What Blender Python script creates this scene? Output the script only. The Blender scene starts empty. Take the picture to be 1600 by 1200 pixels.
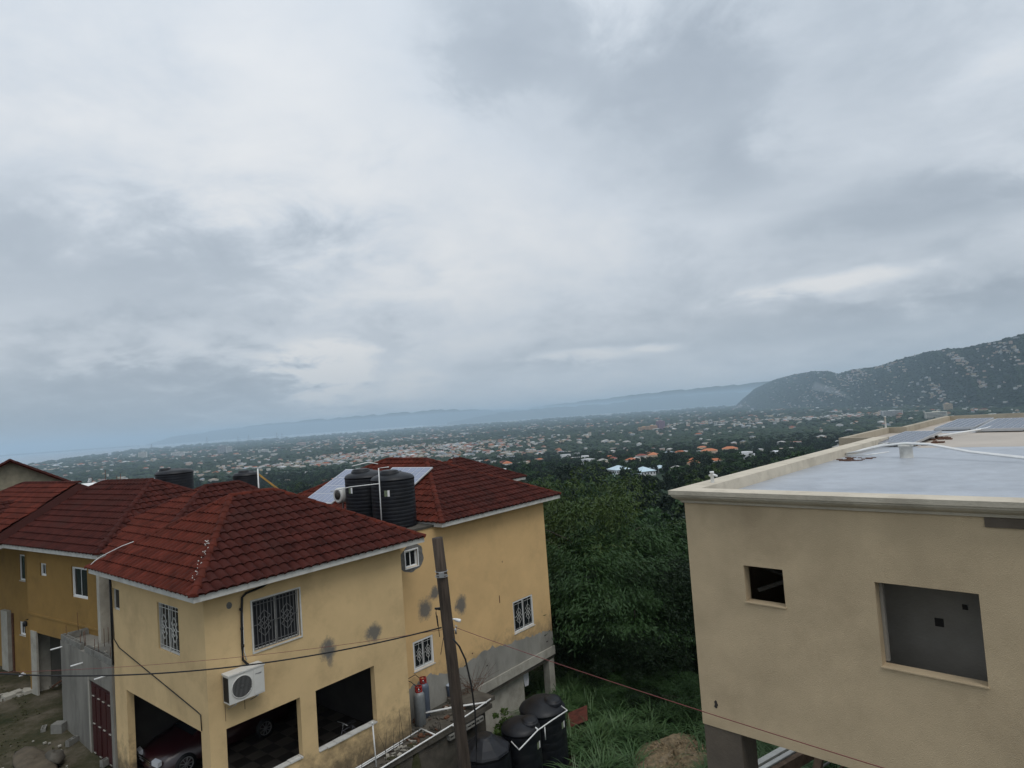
import bpy, bmesh, math, random
import numpy as np
from mathutils import Vector, Matrix
rnd = random.Random(7); nr = np.random.RandomState(11)
sc = bpy.context.scene; COL = sc.collection
R_ = math.radians

# ------------------------------------------------------------------ camera, sky, sun, exposure
cd = bpy.data.cameras.new('camera'); cam = bpy.data.objects.new('camera', cd); COL.objects.link(cam)
cd.sensor_width = 36; cd.lens = 22.5; cd.clip_start = 0.1; cd.clip_end = 90000
P, RO = R_(2.78), R_(4.105)
fw = Vector((0, math.cos(P), math.sin(P))); up0 = Vector((0, -math.sin(P), math.cos(P))); rt0 = Vector((1, 0, 0))
cr = rt0*math.cos(RO) - up0*math.sin(RO); cu = rt0*math.sin(RO) + up0*math.cos(RO)
cam.matrix_world = Matrix(((cr.x, cu.x, -fw.x, 0), (cr.y, cu.y, -fw.y, 0), (cr.z, cu.z, -fw.z, 0), (0, 0, 0, 1)))
sc.camera = cam
vs = sc.view_settings; vs.view_transform = 'Standard'; vs.look = 'None'; vs.exposure = 0.0; vs.gamma = 1.0; vs.use_curve_mapping = False
sc.render.engine = 'CYCLES'; cy = sc.cycles
cy.max_bounces = 6; cy.diffuse_bounces = 3; cy.glossy_bounces = 3; cy.transparent_max_bounces = 8; cy.volume_bounces = 1; cy.use_denoising = True

W = bpy.data.worlds.new('World'); sc.world = W; W.use_nodes = True
SUN_AZ, SUN_EL = R_(150), R_(58)          # azimuth from +Y towards +X: high, behind the camera
def build_world():
    nt = W.node_tree; N = nt.nodes; L = nt.links; N.clear()
    def nd(t, **k):
        n = N.new(t)
        for a, v in k.items(): setattr(n, a, v)
        return n
    def m(op, a, b=None, c=None):
        n = nd('ShaderNodeMath', operation=op)
        for i, v in enumerate((a, b, c)):
            if v is None: continue
            if isinstance(v, (int, float)): n.inputs[i].default_value = v
            else: L.new(v, n.inputs[i])
        return n.outputs[0]
    sky = nd('ShaderNodeTexSky', sky_type='NISHITA', sun_disc=False)
    sky.sun_elevation = SUN_EL; sky.sun_rotation = SUN_AZ; sky.air_density = 1.5; sky.dust_density = 3
    bg1 = nd('ShaderNodeBackground'); bg1.inputs[1].default_value = 0.05; L.new(sky.outputs[0], bg1.inputs[0])
    tc = nd('ShaderNodeTexCoord'); sp = nd('ShaderNodeSeparateXYZ'); L.new(tc.outputs['Generated'], sp.inputs[0])
    x, y, z = sp.outputs
    zc = m('ADD', m('MAXIMUM', z, 0.0), 0.30)
    u = m('DIVIDE', x, zc); v = m('DIVIDE', y, zc)
    cb = nd('ShaderNodeCombineXYZ'); L.new(u, cb.inputs[0]); L.new(v, cb.inputs[1]); cb.inputs[2].default_value = 3.7
    def noise(scale, det, rough, off=(0, 0, 0), sc3=(1, 1, 1), dist=0.0):
        mp = nd('ShaderNodeMapping'); mp.inputs['Location'].default_value = off; mp.inputs['Scale'].default_value = sc3
        L.new(cb.outputs[0], mp.inputs[0])
        t = nd('ShaderNodeTexNoise'); t.inputs['Scale'].default_value = scale; t.inputs['Detail'].default_value = det
        t.inputs['Roughness'].default_value = rough; t.inputs['Distortion'].default_value = dist
        L.new(mp.outputs[0], t.inputs[0]); return t.outputs[0]
    n1 = noise(1.25, 9, 0.56, (2.3, 0.9, 0), dist=0.35)
    n2 = noise(4.2, 9, 0.60, (4.1, 2.2, 0), (1, 1, 1), dist=0.3)
    n3 = noise(0.4, 2, 0.5, (9, 3, 0))
    d = m('ADD', m('MULTIPLY', n1, 0.5), m('ADD', m('MULTIPLY', n2, 0.30), m('MULTIPLY', n3, 0.25)))
    # large named masses of the overcast: (azimuth deg, elevation deg, half-width az, half-width el, amount)
    def blob(az, el, wa, we, amt):
        a = m('ARCTAN2', x, y); e = m('ARCSINE', z)
        da = m('DIVIDE', m('SUBTRACT', a, R_(az)), R_(wa)); de = m('DIVIDE', m('SUBTRACT', e, R_(el)), R_(we))
        # ragged edge from the same cloud noise
        da = m('ADD', da, m('MULTIPLY', m('SUBTRACT', n2, 0.5), 3.4)); de = m('ADD', de, m('MULTIPLY', m('ADD', m('SUBTRACT', n1, 0.5), m('SUBTRACT', n2, .5)), 2.6))
        r2 = m('ADD', m('MULTIPLY', da, da), m('MULTIPLY', de, de))
        g = m('EXPONENT', m('MULTIPLY', m('POWER', r2, 1.6), -0.8))
        return m('MULTIPLY', g, amt)
    for b in BLOBS: d = m('ADD', d, blob(*b))
    rp = nd('ShaderNodeValToRGB'); L.new(d, rp.inputs[0]); cr_ = rp.color_ramp
    cr_.elements[0].position = 0.26; cr_.elements[0].color = (0.385, 0.445, 0.52, 1)
    cr_.elements[1].position = 0.74; cr_.elements[1].color = (0.84, 0.86, 0.88, 1)
    e = cr_.elements.new(0.42); e.color = (0.51, 0.575, 0.65, 1)
    e = cr_.elements.new(0.55); e.color = (0.655, 0.715, 0.785, 1)
    # horizon veil: the rain haze greys and cools the lowest cloud
    hz = nd('ShaderNodeMapRange'); hz.inputs[1].default_value = 0.0; hz.inputs[2].default_value = 0.12; L.new(z, hz.inputs[0])
    mx = nd('ShaderNodeMix', data_type='RGBA'); L.new(m('ADD', m('MULTIPLY', hz.outputs[0], 0.55), 0.45), mx.inputs[0])
    mx.inputs[6].default_value = (0.47, 0.58, 0.685, 1); L.new(rp.outputs[0], mx.inputs[7])
    # an overcast sky brightens gently towards the zenith
    st = m('ADD', 0.86, m('MULTIPLY', m('MAXIMUM', z, 0.0), 0.45))
    bg2 = nd('ShaderNodeBackground'); L.new(mx.outputs[2], bg2.inputs[0]); L.new(st, bg2.inputs[1])
    ad = nd('ShaderNodeAddShader'); L.new(bg1.outputs[0], ad.inputs[0]); L.new(bg2.outputs[0], ad.inputs[1])
    sc1 = nd('ShaderNodeMixShader'); sc1.inputs[0].default_value = 0.93; L.new(bg1.outputs[0], sc1.inputs[1]); L.new(bg2.outputs[0], sc1.inputs[2])
    o = nd('ShaderNodeOutputWorld'); L.new(sc1.outputs[0], o.inputs[0])
BLOBS = [(6, 31, 11, 5.0, -0.17), (17, 25, 6.5, 4.2, -0.13), (21, 19, 4.5, 2.6, -0.12), (-33, 15, 13, 4.0, -0.13), (-24, 9.5, 9, 2.0, -0.06), (-34, 3.0, 14, 4.5, -0.20), (-16, 5.2, 4.2, 2.3, 0.38), (-12.5, 6.5, 3, 2.2, -0.09),
         (-8.5, 3.6, 2.6, 1.1, 0.16), (6, 4.6, 5, 0.6, 0.26), (13, 4.9, 2, 0.35, 0.24), (27, 8.6, 6, 0.7, 0.28), (34, 13.5, 9, 1.9, -0.16), (28, 5.6, 13, 1.3, -0.12),
         (-18, 26, 15, 9, 0.04), (-6, 20, 14, 6, 0.07), (33, 24, 8, 8, -0.05)]
build_world()
sl = bpy.data.lights.new('sun', 'SUN'); sl.energy = 1.1; sl.angle = R_(28); sl.color = (1.0, 0.97, 0.93)
sun = bpy.data.objects.new('sun', sl); COL.objects.link(sun)
sd = Vector((math.sin(SUN_AZ)*math.cos(SUN_EL), math.cos(SUN_AZ)*math.cos(SUN_EL), math.sin(SUN_EL)))
sun.rotation_euler = sd.to_track_quat('Z', 'Y').to_euler(); sun.location = (0, 0, 50)

# ------------------------------------------------------------------ materials
MATS = {}
def mat(name, col, rough=0.85, var=0.15, vscale=1.5, bump=0.0, bscale=40.0, metal=0.0, col2=None, stain=0.0, stain_col=(0.05, 0.045, 0.04),
        stain_scale=0.6, spec=0.35, attr=None, lo=0.38, hi=0.62, seed=0.0, stretch=(1, 1, 1), det=5, spots=(), spot_col=(.12, .12, .115), mould=None):
    if name in MATS: return MATS[name]
    M = bpy.data.materials.new(name); M.use_nodes = True; nt = M.node_tree; N = nt.nodes; L = nt.links
    b = N['Principled BSDF']; b.inputs['Roughness'].default_value = rough; b.inputs['Metallic'].default_value = metal
    b.inputs['Specular IOR Level'].default_value = spec
    g = N.new('ShaderNodeNewGeometry'); mp = N.new('ShaderNodeMapping'); mp.inputs['Location'].default_value = (seed, seed*2.3, -seed); mp.inputs['Scale'].default_value = stretch
    L.new(g.outputs['Position'], mp.inputs[0])
    def noise(s, d=5, r=0.6):
        t = N.new('ShaderNodeTexNoise'); t.inputs['Scale'].default_value = s; t.inputs['Detail'].default_value = d; t.inputs['Roughness'].default_value = r
        L.new(mp.outputs[0], t.inputs[0]); return t.outputs[0]
    def mr(x, a, c):
        q = N.new('ShaderNodeMapRange'); q.inputs[1].default_value = a; q.inputs[2].default_value = c; L.new(x, q.inputs[0]); return q.outputs[0]
    n1 = noise(vscale, det)
    mx = N.new('ShaderNodeMix'); mx.data_type = 'RGBA'; L.new(mr(n1, 0.3, 0.7), mx.inputs[0])
    if col2 is None:
        lo_c = tuple(max(0, c*(1-var)) for c in col[:3]); hi_c = tuple(min(1, c*(1+var)) for c in col[:3])
    else: lo_c, hi_c = col[:3], col2[:3]
    if attr:
        at = N.new('ShaderNodeAttribute'); at.attribute_name = attr
        q = N.new('ShaderNodeMapRange'); q.inputs[3].default_value = 1-var; q.inputs[4].default_value = 1+var; L.new(n1, q.inputs[0])
        vm = N.new('ShaderNodeVectorMath'); vm.operation = 'SCALE'; L.new(at.outputs['Color'], vm.inputs[0]); L.new(q.outputs[0], vm.inputs['Scale']); out = vm.outputs[0]
    else:
        mx.inputs[6].default_value = (*lo_c, 1); mx.inputs[7].default_value = (*hi_c, 1); out = mx.outputs[2]
    if stain > 0:
        n2 = noise(stain_scale, 7, 0.68)
        m2 = N.new('ShaderNodeMix'); m2.data_type = 'RGBA'; q = N.new('ShaderNodeMath'); q.operation = 'MULTIPLY'; L.new(mr(n2, lo+0.12, hi+0.1), q.inputs[0]); q.inputs[1].default_value = stain
        L.new(q.outputs[0], m2.inputs[0]); L.new(out, m2.inputs[6]); m2.inputs[7].default_value = (*stain_col, 1); out = m2.outputs[2]
    def mth(op, a, b_=None):
        q = N.new('ShaderNodeMath'); q.operation = op
        for k_, v_ in enumerate((a, b_)):
            if v_ is None: continue
            if isinstance(v_, (int, float)): q.inputs[k_].default_value = v_
            else: L.new(v_, q.inputs[k_])
        return q.outputs[0]
    if spots or mould:
        nz = noise(3.2, 8, .7); nz2 = noise(14, 6, .7)
    for (cx, cy_, cz, rh, rv, am) in spots:      # trowelled cement smears with feathered edges
        vm1 = N.new('ShaderNodeVectorMath'); vm1.operation = 'SUBTRACT'; L.new(g.outputs['Position'], vm1.inputs[0]); vm1.inputs[1].default_value = (cx, cy_, cz)
        vm2 = N.new('ShaderNodeVectorMath'); vm2.operation = 'MULTIPLY'; L.new(vm1.outputs[0], vm2.inputs[0]); vm2.inputs[1].default_value = (1/rh, 1/rh, 1/rv)
        vm3 = N.new('ShaderNodeVectorMath'); vm3.operation = 'LENGTH'; L.new(vm2.outputs[0], vm3.inputs[0])
        dd = mth('ADD', vm3.outputs['Value'], mth('ADD', mth('MULTIPLY', mth('SUBTRACT', nz, .5), 1.5), mth('MULTIPLY', mth('SUBTRACT', nz2, .5), .9)))
        q = N.new('ShaderNodeMapRange'); q.inputs[1].default_value = 1.15; q.inputs[2].default_value = .55; q.inputs[3].default_value = 0; q.inputs[4].default_value = am; L.new(dd, q.inputs[0])
        m3 = N.new('ShaderNodeMix'); m3.data_type = 'RGBA'; L.new(q.outputs[0], m3.inputs[0]); L.new(out, m3.inputs[6]); m3.inputs[7].default_value = (*spot_col, 1); out = m3.outputs[2]
    if mould:      # (z clean, z dirty, amount, colour): weathering stain creeping up from the foot
        sp_ = N.new('ShaderNodeSeparateXYZ'); L.new(g.outputs['Position'], sp_.inputs[0])
        zz = mth('ADD', sp_.outputs[2], mth('MULTIPLY', mth('SUBTRACT', nz, .5), 2.6))
        q = N.new('ShaderNodeMapRange'); q.inputs[1].default_value = mould[0]; q.inputs[2].default_value = mould[1]; q.inputs[3].default_value = 0; q.inputs[4].default_value = mould[2]; L.new(zz, q.inputs[0])
        m3 = N.new('ShaderNodeMix'); m3.data_type = 'RGBA'; L.new(q.outputs[0], m3.inputs[0]); L.new(out, m3.inputs[6]); m3.inputs[7].default_value = (*mould[3], 1); out = m3.outputs[2]
    L.new(out, b.inputs['Base Color'])
    if bump > 0:
        bp = N.new('ShaderNodeBump'); bp.inputs['Strength'].default_value = bump; bp.inputs['Distance'].default_value = 0.02
        L.new(noise(bscale, 6, 0.65), bp.inputs['Height']); L.new(bp.outputs[0], b.inputs['Normal'])
    MATS[name] = M; return M
def wA(a, b, z, rh, rv, am=.9):
    c_, s_ = math.cos(R_(50.6)), math.sin(R_(50.6)); return (a*c_-b*s_, a*s_+b*c_, z, rh, rv, am)
YEL = mat('yellow_render', (0.62, 0.45, 0.235), 0.9, 0.09, 0.8, 0.35, 55, spots=[wA(11.05, 16.8, -6.5, .28, .34), wA(12.72, 16.8, -6.5, .34, .28), wA(11.1, 16.8, -6.72, .12, .3, .6)], mould=(-9.05, -10.1, .8, (.06, .05, .035)), stain=0.38, stain_col=(0.30, 0.21, 0.11), stain_scale=0.9)
YEL2 = mat('warm_yellow_render', (0.65, 0.435, 0.205), 0.9, 0.08, 0.7, 0.3, 55, spots=[wA(15.62, 17.6, -6.68, .34, .40), wA(16.15, 17.6, -6.25, .24, .26), wA(17.42, 17.6, -7.02, .32, .36)], mould=(-8.7, -9.9, .7, (.10, .085, .06)), stain=0.3, stain_col=(0.38, 0.255, 0.12), stain_scale=0.8, seed=3)
OCH = mat('ochre_render', (0.27, 0.16, 0.045), 0.9, 0.12, 0.9, 0.3, 45, stain=0.5, stain_col=(0.12, 0.075, 0.025), stain_scale=0.7, seed=5)
BEI = mat('beige_render', (0.55, 0.425, 0.27), 0.93, 0.11, 1.3, 0.5, 90, stain=0.5, stain_col=(0.36, 0.27, 0.17), stain_scale=0.75, seed=8)
CON = mat('grey_concrete', (0.20, 0.19, 0.165), 0.95, 0.25, 1.2, 0.5, 25, stain=0.6, stain_col=(0.07, 0.065, 0.055), stain_scale=1.3, stretch=(1, 1, 0.35))
CON2 = mat('pale_concrete', (0.36, 0.34, 0.29), 0.93, 0.18, 2.0, 0.5, 30, stain=0.5, stain_col=(0.13, 0.115, 0.09), stain_scale=1.6, seed=4)
PLA = mat('bare_plaster', (0.26, 0.25, 0.22), 0.95, 0.22, 1.3, 0.5, 20, stain=0.55, stain_col=(0.11, 0.10, 0.085), stain_scale=1.1, seed=6, stretch=(1, 1, 0.4))
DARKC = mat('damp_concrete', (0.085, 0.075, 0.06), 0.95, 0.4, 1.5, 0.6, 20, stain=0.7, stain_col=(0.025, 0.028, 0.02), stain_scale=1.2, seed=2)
BLK = mat('concrete_block', (0.19, 0.185, 0.165), 0.95, 0.25, 4, 0.6, 60)
PATCHM = mat('cement_patch', (0.15, 0.145, 0.135), 0.97, 0.35, 9, 0.5, 60)
TILE = mat('red_roof_tile', (0.052, 0.0125, 0.0092), 0.85, 0.5, 2.2, 0.35, 90, stain=0.75, stain_col=(0.028, 0.014, 0.011), stain_scale=1.1, spec=0.12)
TILED = mat('dark_red_roof_tile', (0.052, 0.0125, 0.009), 0.85, 0.5, 2.0, 0.35, 90, stain=0.6, stain_col=(0.035, 0.015, 0.013), stain_scale=0.9, spec=0.12, seed=3)
TILEO = mat('orange_red_and_lit_slope_tile', (0.082, 0.0175, 0.0105), 0.85, 0.48, 2.0, 0.35, 90, stain=0.65, stain_col=(0.06, 0.018, 0.011), stain_scale=0.8, spec=0.12, seed=7)  # orange-red tile; also the brighter copy painted on the better lit side slopes
DECK = mat('roof_underlay', (0.05, 0.013, 0.010), 0.9)
WPAINT = mat('white_paint', (0.55, 0.54, 0.50), 0.75, 0.12, 3, 0.15, 40, stain=0.5, stain_col=(0.22, 0.20, 0.17), stain_scale=2.5)
WCLEAN = mat('white_frame', (0.74, 0.74, 0.72), 0.5, 0.05)
PVC = mat('white_pvc', (0.72, 0.72, 0.70), 0.45, 0.08, 6)
GLASS = mat('dark_window_glass', (0.012, 0.014, 0.017), 0.12, 0.2, 3, spec=0.6)
LOUV = mat('grey_louvre', (0.022, 0.023, 0.026), 0.3, 0.15, 4)
CURT = mat('curtain', (0.30, 0.25, 0.16), 0.9, 0.4, 8)
BARW = mat('white_grille_bar', (0.62, 0.61, 0.57), 0.5, 0.1)
BARG = mat('grey_grille_bar', (0.13, 0.13, 0.13), 0.5, 0.1)
BLACKP = mat('black_plastic_tank', (0.006, 0.007, 0.010), 0.48, 0.5, 3, 0.1, 20, spec=0.35, stain=.4, stain_col=(.03, .03, .028), stain_scale=2.5)
BLACKR = mat('black_rubber', (0.012, 0.012, 0.013), 0.6, 0.2)
REDW = mat('red_wire', (0.17, 0.045, 0.04), 0.6, 0.1)
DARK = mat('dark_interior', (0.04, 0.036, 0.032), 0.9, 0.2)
ACW = mat('air_conditioner_white', (0.60, 0.59, 0.55), 0.5, 0.06, 2, stain=0.3, stain_col=(0.35, 0.32, 0.26), stain_scale=4)
REDD = mat('maroon_door', (0.045, 0.010, 0.010), 0.5, 0.2, 3)
RUST = mat('rusty_iron', (0.10, 0.045, 0.025), 0.85, 0.4, 12)
WOODP = mat('weathered_pole_wood', (0.062, 0.047, 0.036), 0.95, 0.5, 6, 0.8, 22, stretch=(3, 3, 0.25), stain=0.5, stain_col=(0.016, 0.012, 0.010))
WOOD = mat('old_timber', (0.13, 0.085, 0.055), 0.9, 0.4, 5, 0.5, 30)
METAL = mat('galvanised_metal', (0.42, 0.42, 0.42), 0.45, 0.15, 6, metal=0.7)
BLUEG = mat('grey_blue_cylinder', (0.085, 0.105, 0.14), 0.4, 0.12, 4, spec=0.5)
GREYC = mat('grey_cylinder', (0.17, 0.18, 0.18), 0.42, 0.15, 4, spec=0.5)
REDV = mat('red_valve_guard', (0.33, 0.025, 0.02), 0.5, 0.15)
SOLAR = mat('solar_cells', (0.10, 0.12, 0.17), 0.22, 0.1, 2, spec=0.9)
SOLARB = mat('pale_blue_solar_cells', (0.20, 0.23, 0.32), 0.22, 0.08, 2, spec=0.8)
ALU = mat('aluminium_frame', (0.55, 0.56, 0.57), 0.35, 0.05, metal=0.5)
WFL = mat('grey_roof_coating', (0.36, 0.385, 0.42), 0.34, 0.16, 2.2, 0.35, 7, stain=0.75, stain_col=(0.22, 0.245, 0.28), stain_scale=0.9, spec=0.5, det=8)
BFL = mat('beige_roof_screed', (0.44, 0.385, 0.325), 0.6, 0.08, 0.9, 0.2, 12, stain=0.3, stain_col=(0.32, 0.29, 0.25), stain_scale=0.5)
DIRT = mat('dirt', (0.10, 0.08, 0.055), 0.97, 0.35, 2.5, 0.8, 12, stain=0.5, stain_col=(0.05, 0.045, 0.03), stain_scale=0.9)
GRA = mat('grass_blade', (0.028, 0.075, 0.018), 0.55, 0.4, 1.8, col2=(0.085, 0.14, 0.055), spec=0.3)
GRA2 = mat('short_turf', (0.05, 0.06, 0.02), 0.9, 0.4, 1.5, col2=(0.09, 0.085, 0.04))
LEAFM = mat('leaf', (0.012, 0.034, 0.008), 0.6, 0.3, 0.25, col2=(0.034, 0.078, 0.018), spec=0.3)
LEAFD = mat('dark_leaf', (0.004, 0.012, 0.004), 0.6, 0.3, 0.3, col2=(0.012, 0.028, 0.008), spec=0.25)  # dark foliage; low thicket trees take it so their shade is in the colour
LEAFY = mat('light_leaf', (0.024, 0.052, 0.009), 0.6, 0.3, 0.3, col2=(0.062, 0.095, 0.018), spec=0.3)
BARK = mat('bark', (0.06, 0.05, 0.04), 0.95, 0.3, 5)
FARG = mat('far_canopy', (0.03, 0.05, 0.02), 0.9, 0.35, 0.02, attr='col')
CITYM = mat('city_walls_and_roofs', (0.4, 0.4, 0.4), 0.8, 0.10, 0.05, attr='col')
CARM = mat('maroon_car_paint', (0.022, 0.004, 0.006), 0.3, 0.05, spec=0.8)
CHROME = mat('chrome', (0.6, 0.6, 0.62), 0.15, 0.05, metal=1.0)
LAMPG = mat('clear_headlamp', (0.45, 0.47, 0.5), 0.12, 0.1, spec=0.8)
CHKA = mat('dark_floor_tile', (0.05, 0.042, 0.035), 0.4, 0.15); CHKB = mat('light_floor_tile', (0.11, 0.092, 0.075), 0.4, 0.15)
TIN = mat('red_tin_sheet', (0.10, 0.028, 0.018), 0.8, 0.5, 5, 0.3, 20, stain=.6, stain_col=(.05, .03, .02), stain_scale=3)
CLOTH = mat('white_cloth', (0.6, 0.6, 0.62), 0.9, 0.1, 8)
YPOLE = mat('yellow_timber', (0.42, 0.24, 0.06), 0.8, 0.2, 5)
SOIL = mat('gravelly_soil', (0.19, 0.14, 0.08), 0.97, 0.5, 6, 1.0, 14, stain=0.4, stain_col=(0.30, 0.26, 0.2), stain_scale=7)
WATER = mat('sea_water', (0.24, 0.28, 0.31), 0.3, 0.12, 0.0006, spec=0.6)

# ------------------------------------------------------------------ helpers
BASE = {}
class MB:
    def __init__(s): s.v = []; s.f = []; s.m = []; s.mi = 0; s.s = []; s.sm = False
    def add(s, vs_, fs_, mi=None, sm=None):
        o = len(s.v); s.v += [tuple(p) for p in vs_]
        for f in fs_: s.f.append([i+o for i in f]); s.m.append(s.mi if mi is None else mi); s.s.append(s.sm if sm is None else sm)
        return s
    def box(s, x0, x1, y0, y1, z0, z1, mi=None, skip=()):
        v = [(x0, y0, z0), (x1, y0, z0), (x1, y1, z0), (x0, y1, z0), (x0, y0, z1), (x1, y0, z1), (x1, y1, z1), (x0, y1, z1)]
        F = dict(b=(3, 2, 1, 0), t=(4, 5, 6, 7), f=(0, 1, 5, 4), r=(1, 2, 6, 5), k=(2, 3, 7, 6), l=(3, 0, 4, 7))
        return s.add(v, [F[k] for k in F if k not in skip], mi)
    def obox(s, c, ax, ay, az, mi=None):   # centre, half-axis vectors
        c, ax, ay, az = map(Vector, (c, ax, ay, az))
        v = [c+ax*i+ay*j+az*k for k in (-1, 1) for j in (-1, 1) for i in (-1, 1)]
        return s.add(v, [(0, 2, 3, 1), (4, 5, 7, 6), (0, 1, 5, 4), (1, 3, 7, 5), (3, 2, 6, 7), (2, 0, 4, 6)], mi)
    def bar(s, a, b, w, h=None, mi=None):
        a, b = Vector(a), Vector(b); d = (b-a); h = h or w
        n = d.normalized(); r = n.cross(Vector((0, 0, 1)));
        if r.length < 1e-3: r = Vector((1, 0, 0))
        r.normalize(); u = r.cross(n)
        return s.obox((a+b)/2, d/2, r*w/2, u*h/2, mi)
    def tube(s, pts, r, n=6, mi=None, cap=True, r1=None):
        pts = [Vector(p) for p in pts]; vs_ = []; k = len(pts)
        t0 = (pts[1]-pts[0]).normalized(); ref = Vector((0, 0, 1)) if abs(t0.z) < .9 else Vector((1, 0, 0))
        for i, p in enumerate(pts):
            t = (pts[min(i+1, k-1)]-pts[max(i-1, 0)]).normalized(); a = t.cross(ref).normalized(); b = a.cross(t)
            rr = r if r1 is None else r+(r1-r)*i/(k-1)
            vs_ += [p+(a*math.cos(q*2*math.pi/n)+b*math.sin(q*2*math.pi/n))*rr for q in range(n)]
        fs_ = [(i*n+q, i*n+(q+1) % n, (i+1)*n+(q+1) % n, (i+1)*n+q) for i in range(k-1) for q in range(n)]
        if cap: fs_ += [tuple(range(n))[::-1], tuple((k-1)*n+q for q in range(n))]
        return s.add(vs_, fs_, mi, True)
    def lathe(s, c, prof, n=32, mi=None, sm=True, ax=None, phase=0):
        c = Vector(c); vs_ = []; k = len(prof)
        X, Y, Z = (Vector((1, 0, 0)), Vector((0, 1, 0)), Vector((0, 0, 1)))
        if ax is not None:
            Z = Vector(ax).normalized(); X = Z.cross(Vector((0, 0, 1))) if abs(Z.z) < .9 else Vector((1, 0, 0)); X.normalize(); Y = Z.cross(X)
        for r, h in prof: vs_ += [c+X*math.cos(phase+q*2*math.pi/n)*r+Y*math.sin(phase+q*2*math.pi/n)*r+Z*h for q in range(n)]
        fs_ = [(i*n+q, i*n+(q+1) % n, (i+1)*n+(q+1) % n, (i+1)*n+q) for i in range(k-1) for q in range(n)]
        return s.add(vs_, fs_, mi, sm)
    def mesh(s, name, mats, base=(0, 0, 0)):
        me = bpy.data.meshes.new(name); b = base
        me.from_pydata([(p[0]-b[0], p[1]-b[1], p[2]-b[2]) for p in s.v], [], s.f)
        for q in (mats if isinstance(mats, (list, tuple)) else [mats]): me.materials.append(q)
        me.polygons.foreach_set('material_index', s.m); me.polygons.foreach_set('use_smooth', s.s); me.update(); return me
    def build(s, name, mats, parent=None, kind=None, label=None):
        b = BASE.get(parent.name, (0, 0, 0)) if parent else (0, 0, 0)
        o = bpy.data.objects.new(name, s.mesh(name, mats, b)); COL.objects.link(o)
        if parent: o.parent = parent; BASE[o.name] = b
        if kind: o['kind'] = kind
        if label: o['label'] = label
        return o
FR = {'A': R_(50.6), 'C': R_(57.6), 'R': R_(-43.9), 'W': 0.0}
def rotz(p, th): c, s = math.cos(th), math.sin(th); return Vector((p[0]*c-p[1]*s, p[0]*s+p[1]*c, p[2]))
def thing(name, label, cat, frame, base, group=None):
    o = bpy.data.objects.new(name, None); COL.objects.link(o); o.empty_display_size = 0.3
    o.location = rotz(base, FR[frame]); o.rotation_euler = (0, 0, FR[frame]); o['label'] = label; o['category'] = cat
    if group: o['group'] = group
    BASE[o.name] = tuple(base); return o
def top(mb, name, mats, label, cat, frame, base, group=None, kind=None):   # a thing that is one mesh
    o = bpy.data.objects.new(name, mb.mesh(name, mats, base)); COL.objects.link(o)
    o.location = rotz(base, FR[frame]); o.rotation_euler = (0, 0, FR[frame])
    if label: o['label'] = label
    if cat: o['category'] = cat
    if group: o['group'] = group
    if kind: o['kind'] = kind
    BASE[o.name] = tuple(base); return o
def inst(me, name, parent, loc, rot=(0, 0, 0), scale=(1, 1, 1), label=None):
    o = bpy.data.objects.new(name, me); COL.objects.link(o); o.parent = parent; b = BASE[parent.name]
    o.location = (loc[0]-b[0], loc[1]-b[1], loc[2]-b[2]); o.rotation_euler = rot; o.scale = scale; BASE[o.name] = b
    if label: o['label'] = label
    return o
def wall(mb, axis, c, t, u0, u1, z0, z1, holes=(), mi=0, top_fn=None):
    """wall with real openings. axis 'x': runs along x at y=c..c+t; axis 'y': runs along y at x=c..c+t. holes: (u0,u1,z0,z1)"""
    us = sorted({u0, u1, *[h[0] for h in holes], *[h[1] for h in holes]}); zs = sorted({z0, z1, *[h[2] for h in holes], *[h[3] for h in holes]})
    us = [u for u in us if u0 <= u <= u1]; zs = [z for z in zs if z0 <= z <= z1]
    def solid(i, j):
        if i < 0 or j < 0 or i >= len(us)-1 or j >= len(zs)-1: return False
        u = (us[i]+us[i+1])/2; z = (zs[j]+zs[j+1])/2
        return not any(h[0] < u < h[1] and h[2] < z < h[3] for h in holes)
    def P(u, d, z): return (u, c+d, z) if axis == 'x' else (c+d, u, z)
    for i in range(len(us)-1):
        for j in range(len(zs)-1):
            if not solid(i, j): continue
            a, b, e, f = us[i], us[i+1], zs[j], zs[j+1]
            mb.add([P(a, 0, e), P(b, 0, e), P(b, 0, f), P(a, 0, f)], [(0, 1, 2, 3)], mi)
            mb.add([P(a, t, e), P(b, t, e), P(b, t, f), P(a, t, f)], [(3, 2, 1, 0)], mi)
            for di, dj, q in ((-1, 0, (a, e, a, f)), (1, 0, (b, e, b, f)), (0, -1, (a, e, b, e)), (0, 1, (a, f, b, f))):
                if not solid(i+di, j+dj):
                    mb.add([P(q[0], 0, q[1]), P(q[2], 0, q[3]), P(q[2], t, q[3]), P(q[0], t, q[1])], [(0, 1, 2, 3)], mi)
    return mb
def clip_poly(poly, sub):   # Sutherland-Hodgman, convex clip poly given CCW
    out = sub
    for i in range(len(poly)):
        a, b = poly[i], poly[(i+1) % len(poly)]; inp = out; out = []
        def side(p): return (b[0]-a[0])*(p[1]-a[1])-(b[1]-a[1])*(p[0]-a[0])
        for k in range(len(inp)):
            p, q = inp[k], inp[(k+1) % len(inp)]; sp, sq = side(p), side(q)
            if sp >= 0: out.append(p)
            if (sp >= 0) != (sq >= 0) and abs(sp-sq) > 1e-12:
                t = sp/(sp-sq); out.append((p[0]+(q[0]-p[0])*t, p[1]+(q[1]-p[1])*t))
        if not out: return []
    return out
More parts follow.
